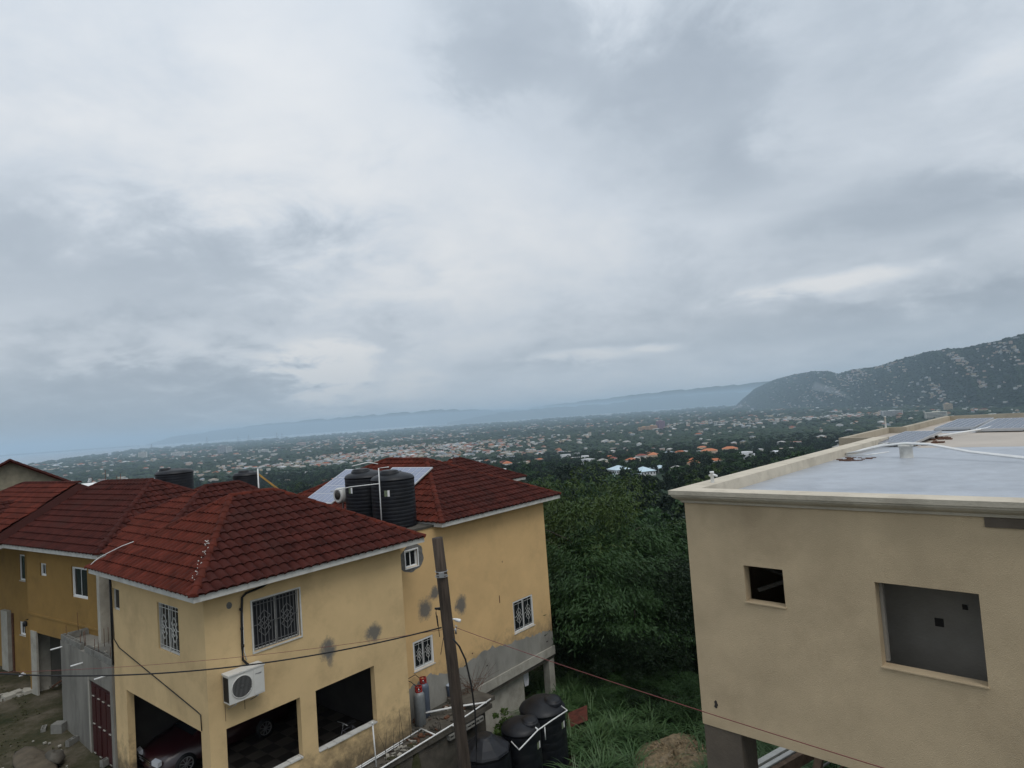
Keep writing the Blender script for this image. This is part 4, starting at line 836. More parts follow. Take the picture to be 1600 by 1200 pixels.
window(hC, 'y', 11.72, 30.2, 30.76, -5.13, -4.62, WCLEAN, None, 2, fr=.05)
window(hC, 'y', 12.5, 34.38, 34.95, -5.84, -4.68, WCLEAN, None, 1, fr=.05)
window(hC, 'y', 12.5, 34.54, 35.12, -8.28, -7.68, WCLEAN, None, 2, fr=.05)
mb = MB(); mb.box(11.3, 11.66, 25.1, 25.29, -10.5, -4.05); mb.build('corner_column', [CON2], hC)
mb = MB(); mb.lathe((11.60, 32.15, -7.2), [(.02, -.12), (.08, -.1), (.08, .06), (.02, .12)], 10); mb.bar((11.62, 32.15, -7.05), (11.8, 32.1, -7.05), .03); mb.build('wall_lamp', [BLACKR], hC)
mC = {'f': TILED, 'l': TILE, 'r': TILED, 'k': TILED}
hip_roof(hC, 11.17, 19.1, 24.9, 36.3, -3.86, (15.2, 28.7, -1.72), (15.1, 32.7, -1.76), 'fl', mC, 'fl fr kl rr'.split(), indiv='fl', lim=300)
mb = MB()
for q in range(34):
    t = rnd.random(); base = Vector((7.06, 16.3, -3.86)).lerp(Vector((9.95, 20.0, -1.93)), .08+.42*t); mb.obox(base+Vector((rnd.uniform(-.12, .02), rnd.uniform(.05, .22), .10+rnd.uniform(0, .02))), (.012*rnd.random()+.004, 0, .003), (0, .014*rnd.random()+.004, .003), (0, 0, .004))
mb.build('mortar_crumbs', [WPAINT], bpy.data.objects['yellow_house'], kind='stuff')
mb = MB(); mb.tube([(7.0, 23.5, -3.84), (7.15, 23.42, -3.66), (7.32, 23.35, -3.54), (7.55, 23.05, -3.38), (7.75, 22.8, -3.25), (7.95, 22.4, -3.12)], .013, 6); mb.build('roof_cable', [PVC], bpy.data.objects['yellow_house'])
# roofs farther along the row
hD = thing('low_red_roof_house', 'low red roof with its ridge square to the ochre house, farther along the row', 'house', 'C', (14, 37, -10.3))
box_body(hD, 12.9, 17, 35.0, 38.6, -10.6, -3.7, OCH)
hip_roof(hD, 10.9, 17, 34.6, 39.2, -3.55, (11.3, 36.8, -2.42), (16.5, 36.8, -2.42), 'f', mC, 'rr fl'.split(), indiv='f', lim=160)
hE = thing('farthest_red_roof_house', 'red hip roof nearest the gabled block house, its ridge level with the ochre house ridge', 'house', 'C', (14.4, 40, -10.3))
box_body(hE, 13.0, 18, 39.3, 43, -10.6, -4.0, OCH)
hip_roof(hE, 10.3, 18.5, 33.0, 43.8, -3.9, (14.4, 33.5, -1.72), (14.4, 39.5, -1.72), 'l', {'l': TILEO}, 'kl rr'.split(), indiv='l', lim=200)
# gabled block house at the picture's edge (frame G faces the camera)
FR['G'] = R_(38.3)
hG = thing('gabled_block_house', 'pale block gable house under red tiles, behind the row of red roofs', 'house', 'G', (0, 50, -8))
gx, pk, ev = 3.2, -.55, -2.35
mb = MB(); mb.add([(-gx, 50, -8), (gx, 50, -8), (gx, 50, ev-.1), (0, 50, pk-.12), (-gx, 50, ev-.1), (-gx, 57, -8), (gx, 57, -8), (gx, 57, ev-.1), (0, 57, pk-.12), (-gx, 57, ev-.1)], [(0, 1, 2, 3, 4), (9, 8, 7, 6, 5), (1, 6, 7, 2), (5, 0, 4, 9)]); gw = mb.build('gable_wall', [mat('sandy_block', (.26, .235, .17), .95, .2, 3, .5, 20, stain=.4)], hG)
bmG = MB(); bmG.box(0, .385, -.014, 0, 0, .185, skip=('k',)); bmG = bmG.mesh('block', MATS['sandy_block'])
for j in range(9):
    z = -2.45+j*.2-.2*0; half = gx*(1-(z+.2-(ev-.1))/((pk-.12)-(ev-.1))) if z+.2 > ev-.1 else gx
    x = -half+(.2 if j % 2 else 0)
    while x < half-.38: inst(bmG, 'block', gw, (x, 50, z)); x += .4
rf = MB(); s1 = (Vector((gx+.35, 0, ev-.27-.0))-Vector((0, 0, pk)))
for sx in (1, -1):
    a, b = (0, 49.6, pk), (sx*(gx+.35), 49.6, ev-.2); c, d = (sx*(gx+.35), 57.2, ev-.2), (0, 57.2, pk)
    vv = [a, b, c, d]+[(p[0], p[1], p[2]-.12) for p in (a, b, c, d)]; rf.add(vv, [(0, 1, 2, 3), (7, 6, 5, 4), (0, 4, 5, 1), (1, 5, 6, 2), (2, 6, 7, 3)])
rG = rf.build('roof', [TILEO], hG)
hip_caps(rG, (0, 49.5, pk), (gx+.4, 49.5, ev-.22), TILE, .09); hip_caps(rG, (0, 49.5, pk), (-gx-.4, 49.5, ev-.22), TILE, .09)
mb = MB(); mb.box(gx-.3, gx+3.5, 49.2, 49.5, -8, -2.75); top(mb, 'boundary_wall', [CON2], 'pale wall top between the gabled block house and the red roofs', 'wall', 'G', (4, 49.3, -8))
for q, (x, h) in enumerate(((3.9, .55), (4.6, .95), (5.2, .5), (5.4, .6), (7.4, .45), (7.55, .6))):
    mb = MB(); mb.tube([(x, 47, -3.4), (x+.02, 47, -2.45+h*.9)], .018, 5); top(mb, 'steel_rod', [RUST], 'thin upright steel rods sticking up beyond the red roofs near the block gable', 'rod', 'G', (x, 47, -3.4), 'upright rods beyond the red roofs')
# ------------------------------------------------------------------ ledge, cylinders, clutter at the foot of the yellow houses
lg = thing('service_ledge', 'damp concrete ledge with debris and blocks under it along the foot of the yellow houses', 'ledge', 'A', (14, 16.4, -12.7))
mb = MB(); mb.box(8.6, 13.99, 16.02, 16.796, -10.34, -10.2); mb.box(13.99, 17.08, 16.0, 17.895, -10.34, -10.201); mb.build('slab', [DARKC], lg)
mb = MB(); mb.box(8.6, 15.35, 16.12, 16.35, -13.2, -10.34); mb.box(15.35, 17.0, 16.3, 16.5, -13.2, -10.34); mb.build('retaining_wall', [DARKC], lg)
for q in range(4): inst(BM, 'block', lg, (14.9+q*.42, 16.16, -10.56), (math.pi/2, 0, 0))
mb = MB()
for q in range(150):
    x = rnd.uniform(12.2, 17.0); y = rnd.uniform(16.08, 16.75 if x < 14 else 17.5); s_ = rnd.uniform(.02, .10); a = rnd.uniform(0, 3)
    mb.obox((x, y, -10.19+s_*.2), (s_*math.cos(a), s_*math.sin(a), 0), (-s_*.5*math.sin(a), s_*.5*math.cos(a), .01), (0, 0, s_*.25), mi=rnd.choice((0, 0, 1, 2)))
top(mb, 'ledge_debris', [DARKC, CON2, RUST], 'broken masonry, leaves and scraps on the ledge', None, 'A', (15, 16.5, -10.2), kind='stuff')
mb = MB(); mb.tube([(14.35, 16.75, -10.15), (12.5, 16.62, -10.13), (11.0, 16.58, -10.12), (8.8, 16.5, -10.12)], .022, 6); mb.tube([(13.4, 16.55, -10.12), (11.0, 16.48, -10.12), (8.8, 16.4, -10.12)], .02, 6)
top(mb, 'pipe_run', [PVC], 'pair of white pipes laid along the ledge against the yellow wall foot', 'pipe', 'A', (11, 16.5, -10.15), 'white pipes on the ledge')
mb = MB(); mb.tube([(8.8, 15.96, -10.16), (11.5, 15.97, -10.15), (13.6, 15.98, -10.12), (15.4, 15.98, -10.1), (16.1, 15.96, -10.05), (17.0, 15.98, -10.0)], .024, 6); mb.tube([(14.35, 16.75, -10.13), (14.3, 16.0, -10.12)], .022, 6); mb.tube([(15.0, 15.98, -10.1), (15.3, 15.62, -10.2)], .022, 6)
top(mb, 'pipe_run', [PVC], 'white pipe edging the outer rim of the ledge with short branches', 'pipe', 'A', (13, 16, -10.15), 'white pipes on the ledge')
mb = MB(); mb.tube([(15.0, 17.25, -10.0), (15.9, 16.7, -10.02), (16.75, 15.95, -10.02)], .033, 7)
top(mb, 'pipe_length', [PVC], 'thicker white pipe crossing the ledge behind the wooden pole', 'pipe', 'A', (16, 16.7, -10.1), 'white pipes on the ledge')
mb = MB(); mb.tube([(12.12, 16.25, -10.35), (12.08, 16.27, -8.9)], .022, 7); mb.tube([(12.08, 16.27, -8.92), (12.02, 16.2, -8.86)], .028, 7)
top(mb, 'standpipe', [PVC], 'upright white vent pipe standing in front of the second front opening', 'pipe', 'A', (12.1, 16.2, -10.3))
def cyl(label, c, m, r=.19, h=1.08):
    t = thing('gas_cylinder', label, 'gas cylinder', 'A', c, 'gas cylinders on the ledge'); x, y, z = c
    mb = MB(); mb.lathe(c, [(r*.85, 0), (r*.9, .05), (r, .07), (r, h-.14), (r*.96, h-.07), (r*.78, h), (r*.4, h+.04), (.03, h+.05)], 28); mb.build('body', [m], t)
    mb = MB(); mb.lathe((x, y, z+h+.02), [(r*.55, 0), (r*.60, .02), (r*.60, .05)], 20)
    for k in range(4): a = k*math.pi/2+.4; mb.bar((x+r*.57*math.cos(a), y+r*.57*math.sin(a), z+h), (x+r*.57*math.cos(a), y+r*.57*math.sin(a), z+h+.20), .05, .015)
    mb.lathe((x, y, z+h+.17), [(r*.52, 0), (r*.62, 0), (r*.62, .04), (r*.52, .04)], 20); mb.build('valve_guard', [REDV], t)
    mb = MB(); mb.tube([(x, y, z+h), (x, y, z+h+.12)], .025, 8); mb.build('valve', [CHROME], t)
cyl('grey gas cylinder with red guard nearest the corner of the yellow house', (14.62, 17.05, -10.2), GREYC)
cyl('dark blue gas cylinder with red guard standing behind the grey one', (15.13, 17.38, -10.2), BLUEG, h=1.12)
mb = MB(); mb.tube([(14.62, 17.05, -8.98), (14.45, 17.2, -8.75), (14.4, 17.4, -8.7), (14.9, 17.5, -8.72), (15.1, 17.38, -8.95)], .012, 6)
top(mb, 'gas_hose', [BLACKR], 'thin gas hose looping between the two cylinders', 'hose', 'A', (14.6, 17.3, -8.8))
bu = thing('bucket', 'pale blue drum with a light lid standing on the ledge beside the wooden pole', 'drum', 'A', (16.55, 17.5, -10.2))
mb = MB(); mb.lathe((16.55, 17.5, -10.2), [(.001, 0), (.15, 0), (.18, .55)], 24); mb.build('body', [mat('bucket_blue', (.10, .13, .18), .5)], bu)
mb = MB(); mb.lathe((16.55, 17.5, -9.65), [(.19, 0), (.19, .03), (.001, .04)], 24); mb.build('lid', [mat('bucket_lid', (.45, .5, .56), .5)], bu)
for q, (x, y, h, lx) in enumerate([(13.25, 16.5, 1.05, .02), (13.5, 16.6, 1.15, -.15), (13.75, 16.55, .9, -.05), (12.9, 16.4, .8, .05), (13.1, 16.3, .65, -.1), (12.5, 16.3, .9, .1), (13.9, 16.35, .85, .06), (12.75, 16.55, .75, -.3), (12.2, 16.45, .55, .15), (14.5, 16.1, .7, .2), (14.75, 16.2, .6, -.1), (11.6, 16.3, .6, .1), (11.2, 16.3, .5, -.08)]):
    mb = MB(); mb.tube([(x, y, -10.25), (x+lx*.4, y, -10.2+h*.5), (x+lx, y-.03, -10.2+h)], .009, 5, r1=.004)
    top(mb, 'bare_stick', [BARK], 'bare upright stick growing from the ledge before the yellow wall', 'stick', 'A', (x, y, -10.25), 'bare sticks on the ledge')
def twigs(name, c, n, L, m, label, cat, fr='A', up=.5, spread=1.0, sq=1.0, r=.008):
    mb = MB()
    for q in range(n):
        a = rnd.uniform(0, 6.28); d = Vector((math.cos(a)*spread, math.sin(a)*spread*sq, rnd.uniform(up*.3, up*1.4))).normalized(); p = Vector(c)+Vector((rnd.uniform(-.3, .3), rnd.uniform(-.15, .15), 0)); l = L*rnd.uniform(.5, 1)
        pts = [p, p+d*l*.5+Vector((0, 0, rnd.uniform(-.05, .05))), p+d*l+Vector((0, 0, -.12*l))]; mb.tube(pts, r, 4, r1=.003, cap=False)
        for _ in range(2): e = p.lerp(pts[1], rnd.uniform(.5, 1)); mb.tube([e, e+Vector((rnd.uniform(-.3, .3), rnd.uniform(-.2, .2), rnd.uniform(0, .3)))*l], r*.6, 4, r1=.002, cap=False)
    return top(mb, name, [m], label, cat, fr, c)
twigs('dry_branches', (17.3, 17.1, -10.15), 26, 1.6, RUST, 'tangle of dry brown branches leaning on the bare cement base of the tall yellow house', 'branches', up=.7, sq=.25)
mb = MB(); mb.box(16.3, 17.35, 16.1, 17.5, -10.19, -10.05); top(mb, 'mossy_slab', [DARKC], 'mossy broken slab under the dry branches', 'slab', 'A', (16.8, 16.8, -10.2))
def cloth(c, w, h, label, m=CLOTH):
    mb = MB(); n, k = 8, 6; v = []
    for j in range(k+1):
        for i in range(n+1): u = i/n; v.append((c[0]+w*(u-.5)*(1-.12*j/k), c[1]+.03*math.sin(u*9+j*.6), c[2]-h*j/k-.03*math.sin(u*math.pi)))
    mb.add(v, [(j*(n+1)+i, j*(n+1)+i+1, (j+1)*(n+1)+i+1, (j+1)*(n+1)+i) for j in range(k) for i in range(n)], 0, True)
    top(mb, 'hanging_cloth', [m], label, 'laundry', 'A', c, 'laundry under the tall yellow house')
cloth((21.45, 18.0, -10.95), .30, .62, 'white cloth hanging at the edge of the lower cement wall')
cloth((22.25, 18.8, -11.15), .16, .3, 'small pale garment, first of the pair inside the opening', mat('pale_cloth', (.35, .35, .37), .9))
cloth((22.52, 18.8, -11.15), .16, .32, 'small pale garment nearest the pillar inside the opening', MATS['pale_cloth'])
mb = MB(); mb.tube([(21.2, 18.0, -10.9), (22.6, 18.3, -10.95)], .006, 4); top(mb, 'clothes_line', [BLACKR], 'thin line carrying laundry beneath the tall yellow house', 'line', 'A', (22, 18, -10.9))

# ---- three tanks on the lower ground
tank('big black tank with faceted conical top, nearest the foot of the wooden pole', 'A', (15.22, 14.72, -12.85), .83, 2.18, 'black tanks on the low ground', lid_r=.30, dome=.36, facets=10, ribs=8)
tank('middle black tank of the lower three, its round lid tipped to one side', 'A', (16.74, 14.45, -12.75), .66, 2.2, 'black tanks on the low ground', lid_off=(.12, -.30), lid_r=.27, dome=.30, ribs=8, lbl=-1.4)
tank('black tank farthest from the pole, lying close to the rusty red tin sheet', 'A', (18.35, 14.75, -12.8), .82, 2.22, 'black tanks on the low ground', lid_off=(.12, -.38), lid_r=.30, dome=.36, ribs=8, lbl=-1.45)
mb = MB(); mb.tube([(15.72, 14.0, -10.42), (15.55, 13.55, -10.48), (16.74, 13.72, -10.42), (17.5, 13.72, -10.42), (18.4, 13.68, -10.42), (18.5, 14.0, -10.38)], .022, 7); mb.tube([(16.78, 13.74, -10.42), (16.85, 14.0, -10.36)], .026, 7); mb.tube([(17.15, 13.74, -10.44), (17.15, 13.74, -10.9)], .02, 6)
top(mb, 'tank_link_pipe', [PVC], 'white pipe linking the three lower tanks around their rims', 'pipe', 'A', (17, 13.7, -10.5))
mb = MB(); n = 16; v = []
for j in range(2):
    for i in range(n+1): v.append((-.6+1.2*i/n, -.42+.84*j, .03*(1 if i % 2 else -1)))
tin = [Vector(p) for p in v]; rotm = Matrix.Rotation(.6, 3, 'Z') @ Matrix.Rotation(-.35, 3, 'X'); tin = [rotm @ p+Vector((21.1, 15.2, -12.05)) for p in tin]
mb.add(tin+[p-Vector((0, 0, .01)) for p in tin], [(i, i+1, n+2+i, n+1+i) for i in range(n)]+[(2*(n+1)+n+1+i, 2*(n+1)+n+2+i, 2*(n+1)+i+1, 2*(n+1)+i) for i in range(n)])
top(mb, 'tin_sheet', [TIN], 'rusty red corrugated tin sheet dropped in the grass beside the farthest low tank', 'tin sheet', 'A', (21.1, 15.2, -12.1))
lump('soil_mound', (21.0, 11.1, -13.0), 1.7, SOIL, None, None, seed=12, n=(44, 26), sq=(1.3, .95, .44), amp=.22, kind='structure')
mb = MB()
for q in range(700):
    a = rnd.uniform(0, 6.28); rr = math.sqrt(rnd.random()); x, y = 21+rr*1.95*math.cos(a), 11.1+rr*1.5*math.sin(a); z = -12.97+.76*math.sqrt(max(0, 1-rr*rr))
    s_ = rnd.uniform(.01, .035); mb.obox((x, y, z), (s_, 0, .01), (0, s_*.8, 0), (0, .01, s_*.6))
top(mb, 'mound_stones', [SOIL, CON2], 'pale stones on the soil mound', None, 'A', (21, 11, -12.5), kind='stuff')

# ------------------------------------------------------------------ utility pole and wires
po = thing('utility_pole', 'leaning dark wooden utility pole without crossarm standing before the yellow houses', 'pole', 'A', (8.95, 8.75, -12.9))
tp, bt = Vector((8.53, 9.13, -2.24)), Vector((8.96, 8.74, -12.9))
mb = MB(); pts = [bt.lerp(tp, k/14)+Vector((rnd.uniform(-.006, .006), rnd.uniform(-.006, .006), 0)) for k in range(15)]; mb.tube(pts, .135, 18, r1=.104); mb.build('shaft', [WOODP], po)
def on_pole(z): t = (z-bt.z)/(tp.z-bt.z); return bt.lerp(tp, t)
q = on_pole(-2.92); mb = MB()
for dz in (-.05, .05): mb.tube([q+Vector((.118*math.cos(a), .118*math.sin(a), dz)) for a in [k*math.pi/10 for k in range(21)]], .007, 5)
mb.build('steel_band', [METAL], po)
mb = MB(); d = Vector((.1, -.13, 0)).normalized(); fc = Vector((-.69, -.72, 0))
c = q+fc*.135; mb.obox(c, d*.05, fc*.02, (0, 0, .045)); mb.obox(c+d*.0, d*.11, fc*.008, (0, 0, .012)); mb.build('bracket_box', [METAL], po)
side = Vector((.72, -.69, 0)); q = on_pole(-3.8)
mb = MB(); mb.tube([q+side*.10, q+side*.16+Vector((0, 0, .0))], .016, 6); mb.lathe(q+side*.15+Vector((0, 0, -.01)), [(.015, 0), (.03, .01), (.033, .10), (.028, .115), (.001, .12)], 14, ax=tuple((side+Vector((-.2, -.5, -.25))).normalized())); mb.build('security_camera', [WCLEAN], po)
q = on_pole(-4.0); mb = MB(); mb.tube([q+side*.09, q+side*.15, q+side*.17+Vector((0, 0, .06)), q+side*.13+Vector((0, 0, .08))], .012, 6); mb.tube([q+side*.14+Vector((0, 0, .03)), q+side*.14+Vector((0, 0, -.08))], .018, 6); mb.build('wire_hook', [METAL], po)
q = on_pole(-3.6); mb = MB(); mb.tube([q-side*.1, q-side*.18+Vector((0, 0, .02)), q-side*.19+Vector((0, 0, -.05)), q-side*.17+Vector((0, 0, -.30))], .010, 6); mb.tube([q-side*.17+Vector((0, 0, -.1)), q-side*.15+Vector((0, 0, -.5))], .007, 5); mb.obox(q-side*.14+Vector((0, 0, .03)), side*.05, (0, .03, 0), (0, 0, .018)); mb.build('insulator_arm', [BLACKR], po)
mb = MB(); q = on_pole(-4.15); mb.tube([q-side*.09+Vector((0, 0, .1)), q-side*.14+Vector((0, 0, -.1)), q-side*.18+Vector((0, 0, -.28))], .006, 5); mb.build('loose_wire', [BLACKR], po)
def wire(a, b, sag, r, m, name, label, n=36):
    a, b = Vector(a), Vector(b); pts = [a.lerp(b, k/n)-Vector((0, 0, 4*sag*(k/n)*(1-k/n))) for k in range(n+1)]
    mb = MB(); mb.tube(pts, r, 6); return top(mb, name, [m], label, 'wire', 'A', tuple(a))
q = on_pole(-3.93)
wire(q-side*.12, (2.37, 17.84, -4.22), .47, .0135, BLACKR, 'service_cable', 'thick black cable sagging from the wooden pole across the yellow house front')
wire(q+side*.12-Vector((0, 0, .03)), (2.2, 17.4, -4.2), .22, .0038, REDW, 'red_wire', 'thin red wire strung above the black cable across the yellow house front')
wire(q+side*.15-Vector((0, 0, .03)), (6.26, .69, -3.29), .05, .0048, REDW, 'red_wire', 'thin red wire running from the wooden pole across the beige building')
mb = MB(); mb.tube([(8.52, 8.87, -4.1), (8.60, 8.80, -4.25), (8.67, 8.73, -4.5), (8.72, 8.67, -4.98), (8.75, 8.65, -5.45), (8.75, 8.66, -6.0), (8.72, 8.70, -6.6), (8.80, 8.62, -9), (8.8, 8.6, -12.8)], .017, 7)
top(mb, 'hanging_cable', [BLACKR], 'thick black cable looping down beside the wooden pole to the ground', 'cable', 'A', (8.7, 8.7, -12.8))

# ------------------------------------------------------------------ beige building with the flat roof (frame R: x along its front, y away)
hR = thing('beige_building', 'unfinished beige building with flat grey roof, moulded cornice and empty square window openings', 'building', 'R', (-5.2, 9.12, -12.5))
HO = [(-4.32, -3.75, -2.99, -2.45), (-2.58, -1.48, -3.55, -2.47)]
XR = 5.5
w = wall(MB(), 'x', 9.12, .17, -5.2, XR, -4.97, -1.555, HO); w.build('front_wall', [BEI], hR)
w = MB(); wall(w, 'y', -5.2, .17, 9.29, 20.2, -4.97, -1.57); wall(w, 'y', XR-.17, .17, 9.29, 32.3, -4.97, -1.57); wall(w, 'y', -6.3, .17, 20.4, 25.0, -4.97, -1.57); wall(w, 'x', 20.2, .17, -6.3, -5.03, -4.97, -1.57); wall(w, 'x', 25.0, .17, -6.3, -5.6, -4.97, -1.57); wall(w, 'y', -5.8, .17, 25.2, 32.3, -4.97, -1.57); wall(w, 'x', 32.3, .17, -5.8, XR, -4.97, -1.57); w.build('side_wall', [BEI], hR)
mb = MB(); mb.box(-5.02, XR-.18, 9.30, 32.25, -4.96, -4.84); mb.build('floor_slab', [DARKC], hR)
mb = MB(); mb.box(-3.05, -.9, 10.15, 10.3, -4.838, -1.75); mb.box(-3.2, -3.05, 9.30, 14.0, -4.839, -1.75); mb.box(-.75, -.6, 9.30, 14, -4.97, -1.75); mb.box(-5.0, -3.2, 13.0, 13.15, -4.97, -1.75); pw = mb.build('partition', [mat('grey_render', (.33, .30, .255), .95, .12, 2, .3, 20, stain=.4, stain_col=(.22, .20, .17))], hR)
for (x, z, a) in ((-2.12, -3.19, .05), (-1.81, -2.94, .03)): mb = MB(); mb.box(x-a, x+a, 10.138, 10.152, z-a*1.1, z+a*1.1); mb.build('electrical_box', [DARK], pw)
mb = MB(); mb.bar((-4.3, 9.5, -2.9), (-3.4, 10.0, -2.55), .05); mb.bar((-4.4, 9.8, -2.6), (-3.3, 9.9, -2.95), .04); mb.build('leaning_batten', [DARKC], hR)
for (a, b, z) in ((-4.32, -3.75, -2.99), (-2.58, -1.48, -3.55)):
    mb = MB(); mb.box(a-.01, b+.01, 9.095, 9.28, z+.001, z+.016); mb.build('sill', [BEI], hR)
mb = MB(); mb.box(-2.578, -2.54, 9.29, 9.36, -3.52, -2.48); mb.build('frame_strip', [MATS['grey_render']], hR)
mb = MB()
pr = [(0.0, -1.565), (.035, -1.56), (.05, -1.525), (.11, -1.49), (.145, -1.455), (.15, -1.43), (.17, -1.425), (.175, -1.36), (-.0, -1.352), (-.20, -1.36), (-.20, -1.56)]
for k in range(len(pr)-1):
    (o1, z1), (o2, z2) = pr[k], pr[k+1]
    P = lambda o, z: [(XR, 9.12-o, z), (-5.2-o, 9.12-o, z), (-5.2-o, 20.2, z)]
    mb.add(P(o1, z1)+P(o2, z2), [(0, 1, 4, 3), (1, 2, 5, 4)])
mb.build('cornice', [mat('cornice_paint', (.56, .50, .40), .9, .10, 2, .4, 30, stain=.45, stain_col=(.26, .22, .16), stain_scale=2.2)], hR)
PARM = mat('parapet_concrete', (.40, .35, .27), .95, .2, 2, .5, 30, stain=.5, stain_col=(.15, .125, .09), stain_scale=2.0)
mb = MB(); T = -1.362
for (x0, x1, y0, y1) in ((-6.3, -5.021, 20.21, 20.38), (-6.3, -6.13, 20.38, 25.0), (-6.3, -5.6, 25.0, 25.18), (-5.8, -5.6, 25.18, 32.3), (-5.8, XR, 32.3, 32.5)): mb.box(x0, x1, y0, y1, -1.57, T)
mb.build('parapet', [PARM], hR)
mb = MB(); mb.box(-5.03, XR-.02, 9.29, 18.6, -1.70, -1.545); rs = mb.build('roof_slab', [WFL], hR)
mb = MB(); mb.box(-5.03, XR-.02, 18.6, 32.3, -1.70, -1.552); mb.box(-6.12, -5.03, 20.38, 25, -1.70, -1.556); mb.box(-5.6, -5.03, 25, 32.3, -1.70, -1.556); mb.build('far_roof_slab', [BFL], hR)
mb = MB(); mb.box(-5.02, -4.0, 18.61, 19.1, -1.552, -1.548); mb.box(-5.0, -4.5, 23.3, 32.2, -1.552, -1.547); mb.box(-4.5, 3.0, 24.2, 32.2, -1.552, -1.549); mb.build('roof_coating', [WFL], hR)
mb = MB(); mb.box(-5.19, -4.60, 9.14, 9.62, -12.9, -4.90); mb.build('pillar', [mat('brown_concrete', (.13, .105, .08), .95, .15, 2, .4, 20, stain=.4)], hR)
patch(hR, 'x', 9.12, -4.95, -4.62, .03, .05, 77, m=DARK, name='chipped_spot', wob=.4)
mb = MB(); mb.box(-1.35, XR, 9.10, 9.121, -1.68, -1.57); mb.build('repair_patch', [MATS['brown_concrete']], hR)
vp = thing('roof_vent', 'stubby white painted vent pipe on the grey flat roof with pipes resting on it', 'vent', 'R', (-3.66, 16.1, -1.545))
mb = MB(); mb.lathe((-3.66, 16.1, -1.545), [(.14, 0), (.13, .02), (.125, .22), (.15, .24), (.15, .28), (.001, .29)], 20); mb.build('stub', [WPAINT], vp)
for (x, y, lab, z) in ((-5.12, 9.95, 'small white plastic vent on the parapet near the front corner of the beige building', -1.36), (-6.2, 24.9, 'white vent pipe on the far parapet corner of the beige building', -1.36)):
    mb = MB(); h = .16 if y < 12 else .36; mb.lathe((x, y, z), [(.028, 0), (.028, h), (.035, h), (.035, h+.03), (.001, h+.03)], 14)
    if y < 12: mb.tube([(x-.05, y, z+h*.75), (x+.03, y, z+h*.85), (x+.09, y, z+h*.7)], .02, 8)
    top(mb, 'vent_pipe', [PVC], lab, 'vent pipe', 'R', (x, y, z), 'vent pipes on the parapet')
for q, (off, lab) in enumerate(((0, 'white pipe arching over the roof vent, the nearer of the pair'), (.12, 'white pipe arching over the roof vent, the farther of the pair'))):
    mb = MB(); pts = [(-5.0, 16.4+off, -1.48), (-4.6, 16.2+off, -1.40), (-4.1, 16.1+off, -1.28), (-3.66, 16.05+off, -1.235), (-3.2, 15.9+off, -1.25), (-2.4, 15.4+off, -1.38), (-1.5, 14.9+off*1.5, -1.46), (0, 14.2+off*2, -1.5), (3, 13+off*2, -1.52)]
    mb.tube(pts, .022, 8); top(mb, 'roof_pipe', [PVC], lab, 'pipe', 'R', (-3.66, 16.1, -1.5), 'white pipes on the flat roof')
mb = MB(); mb.tube([(-5.0, 16.5, -1.50), (-4.9, 17.4, -1.47), (-4.75, 19.1, -1.45)], .02, 7); mb.tube([(-4.95, 16.3, -1.5), (-4.5, 16.2, -1.5), (-4.2, 16.9, -1.49)], .016, 7); mb.tube([(-4.15, 22.0, -1.5), (-3.3, 24.3, -1.45), (-3.1, 28.5, -1.42)], .03, 7)
top(mb, 'roof_pipe', [PVC], 'white pipes lying along the parapet towards the solar panels', 'pipe', 'R', (-4.8, 17.5, -1.5), 'white pipes on the flat roof')
mb = MB()
for q in range(26): x, y = -4.8+rnd.uniform(-.15, .5), 15.6+rnd.uniform(-.3, .5); s_ = rnd.uniform(.01, .04); mb.obox((x, y, -1.54), (s_*2, 0, 0), (0, s_, 0), (0, 0, s_*.3))
for q in range(20): x, y = -4.1+rnd.uniform(-.2, .4), 20.5+rnd.uniform(-1.5, 1.8); s_ = rnd.uniform(.02, .05); mb.obox((x, y, -1.54), (s_*2, 0, 0), (0, s_*2, 0), (0, 0, s_*.5))
top(mb, 'roof_scraps', [RUST], 'scraps and rubble on the flat roof', None, 'R', (-4.5, 16, -1.54), kind='stuff')
G_ = 'solar panels on the flat roof'
panel('R', [(-5.1, 19.2, -1.44), (-4.12, 18.95, -1.44), (-4.12, 22.4, -1.36), (-5.1, 22.6, -1.36)], 'low dark solar panel nearest the parapet, in front of the others', G_, SOLAR, 6, 8, .06)
panel('R', [(-4.85, 25.3, -1.44), (-3.72, 25.1, -1.44), (-3.72, 29.3, -1.36), (-4.85, 29.5, -1.36)], 'solar panel of the far row nearest the parapet', G_, SOLAR, 6, 8, .08)
panel('R', [(-3.55, 24.0, -1.44), (-2.2, 23.8, -1.44), (-2.2, 28.4, -1.36), (-3.55, 28.6, -1.36)], 'wide solar panel of the far row beside the slanting white pipe', G_, SOLAR, 6, 8, .08)
panel('R', [(-2.1, 23.8, -1.44), (-.8, 23.6, -1.44), (-.8, 28.2, -1.36), (-2.1, 28.4, -1.36)], 'solar panel of the far row cut by the picture edge', G_, SOLAR, 6, 8, .08)
for (x, y) in ((-5.0, 19.3), (-4.2, 19.1), (-5.0, 22.4), (-4.2, 22.3), (-4.8, 25.4), (-3.8, 25.2), (-3.45, 24.1), (-2.3, 23.9), (-2.0, 23.9), (-.9, 23.7)):
    mb = MB(); mb.box(x-.08, x+.08, y-.08, y+.08, -1.555, -1.50); top(mb, 'panel_block', [BLK], 'small block propping a solar panel on the flat roof', 'block', 'R', (x, y, -1.55), 'blocks under the solar panels')
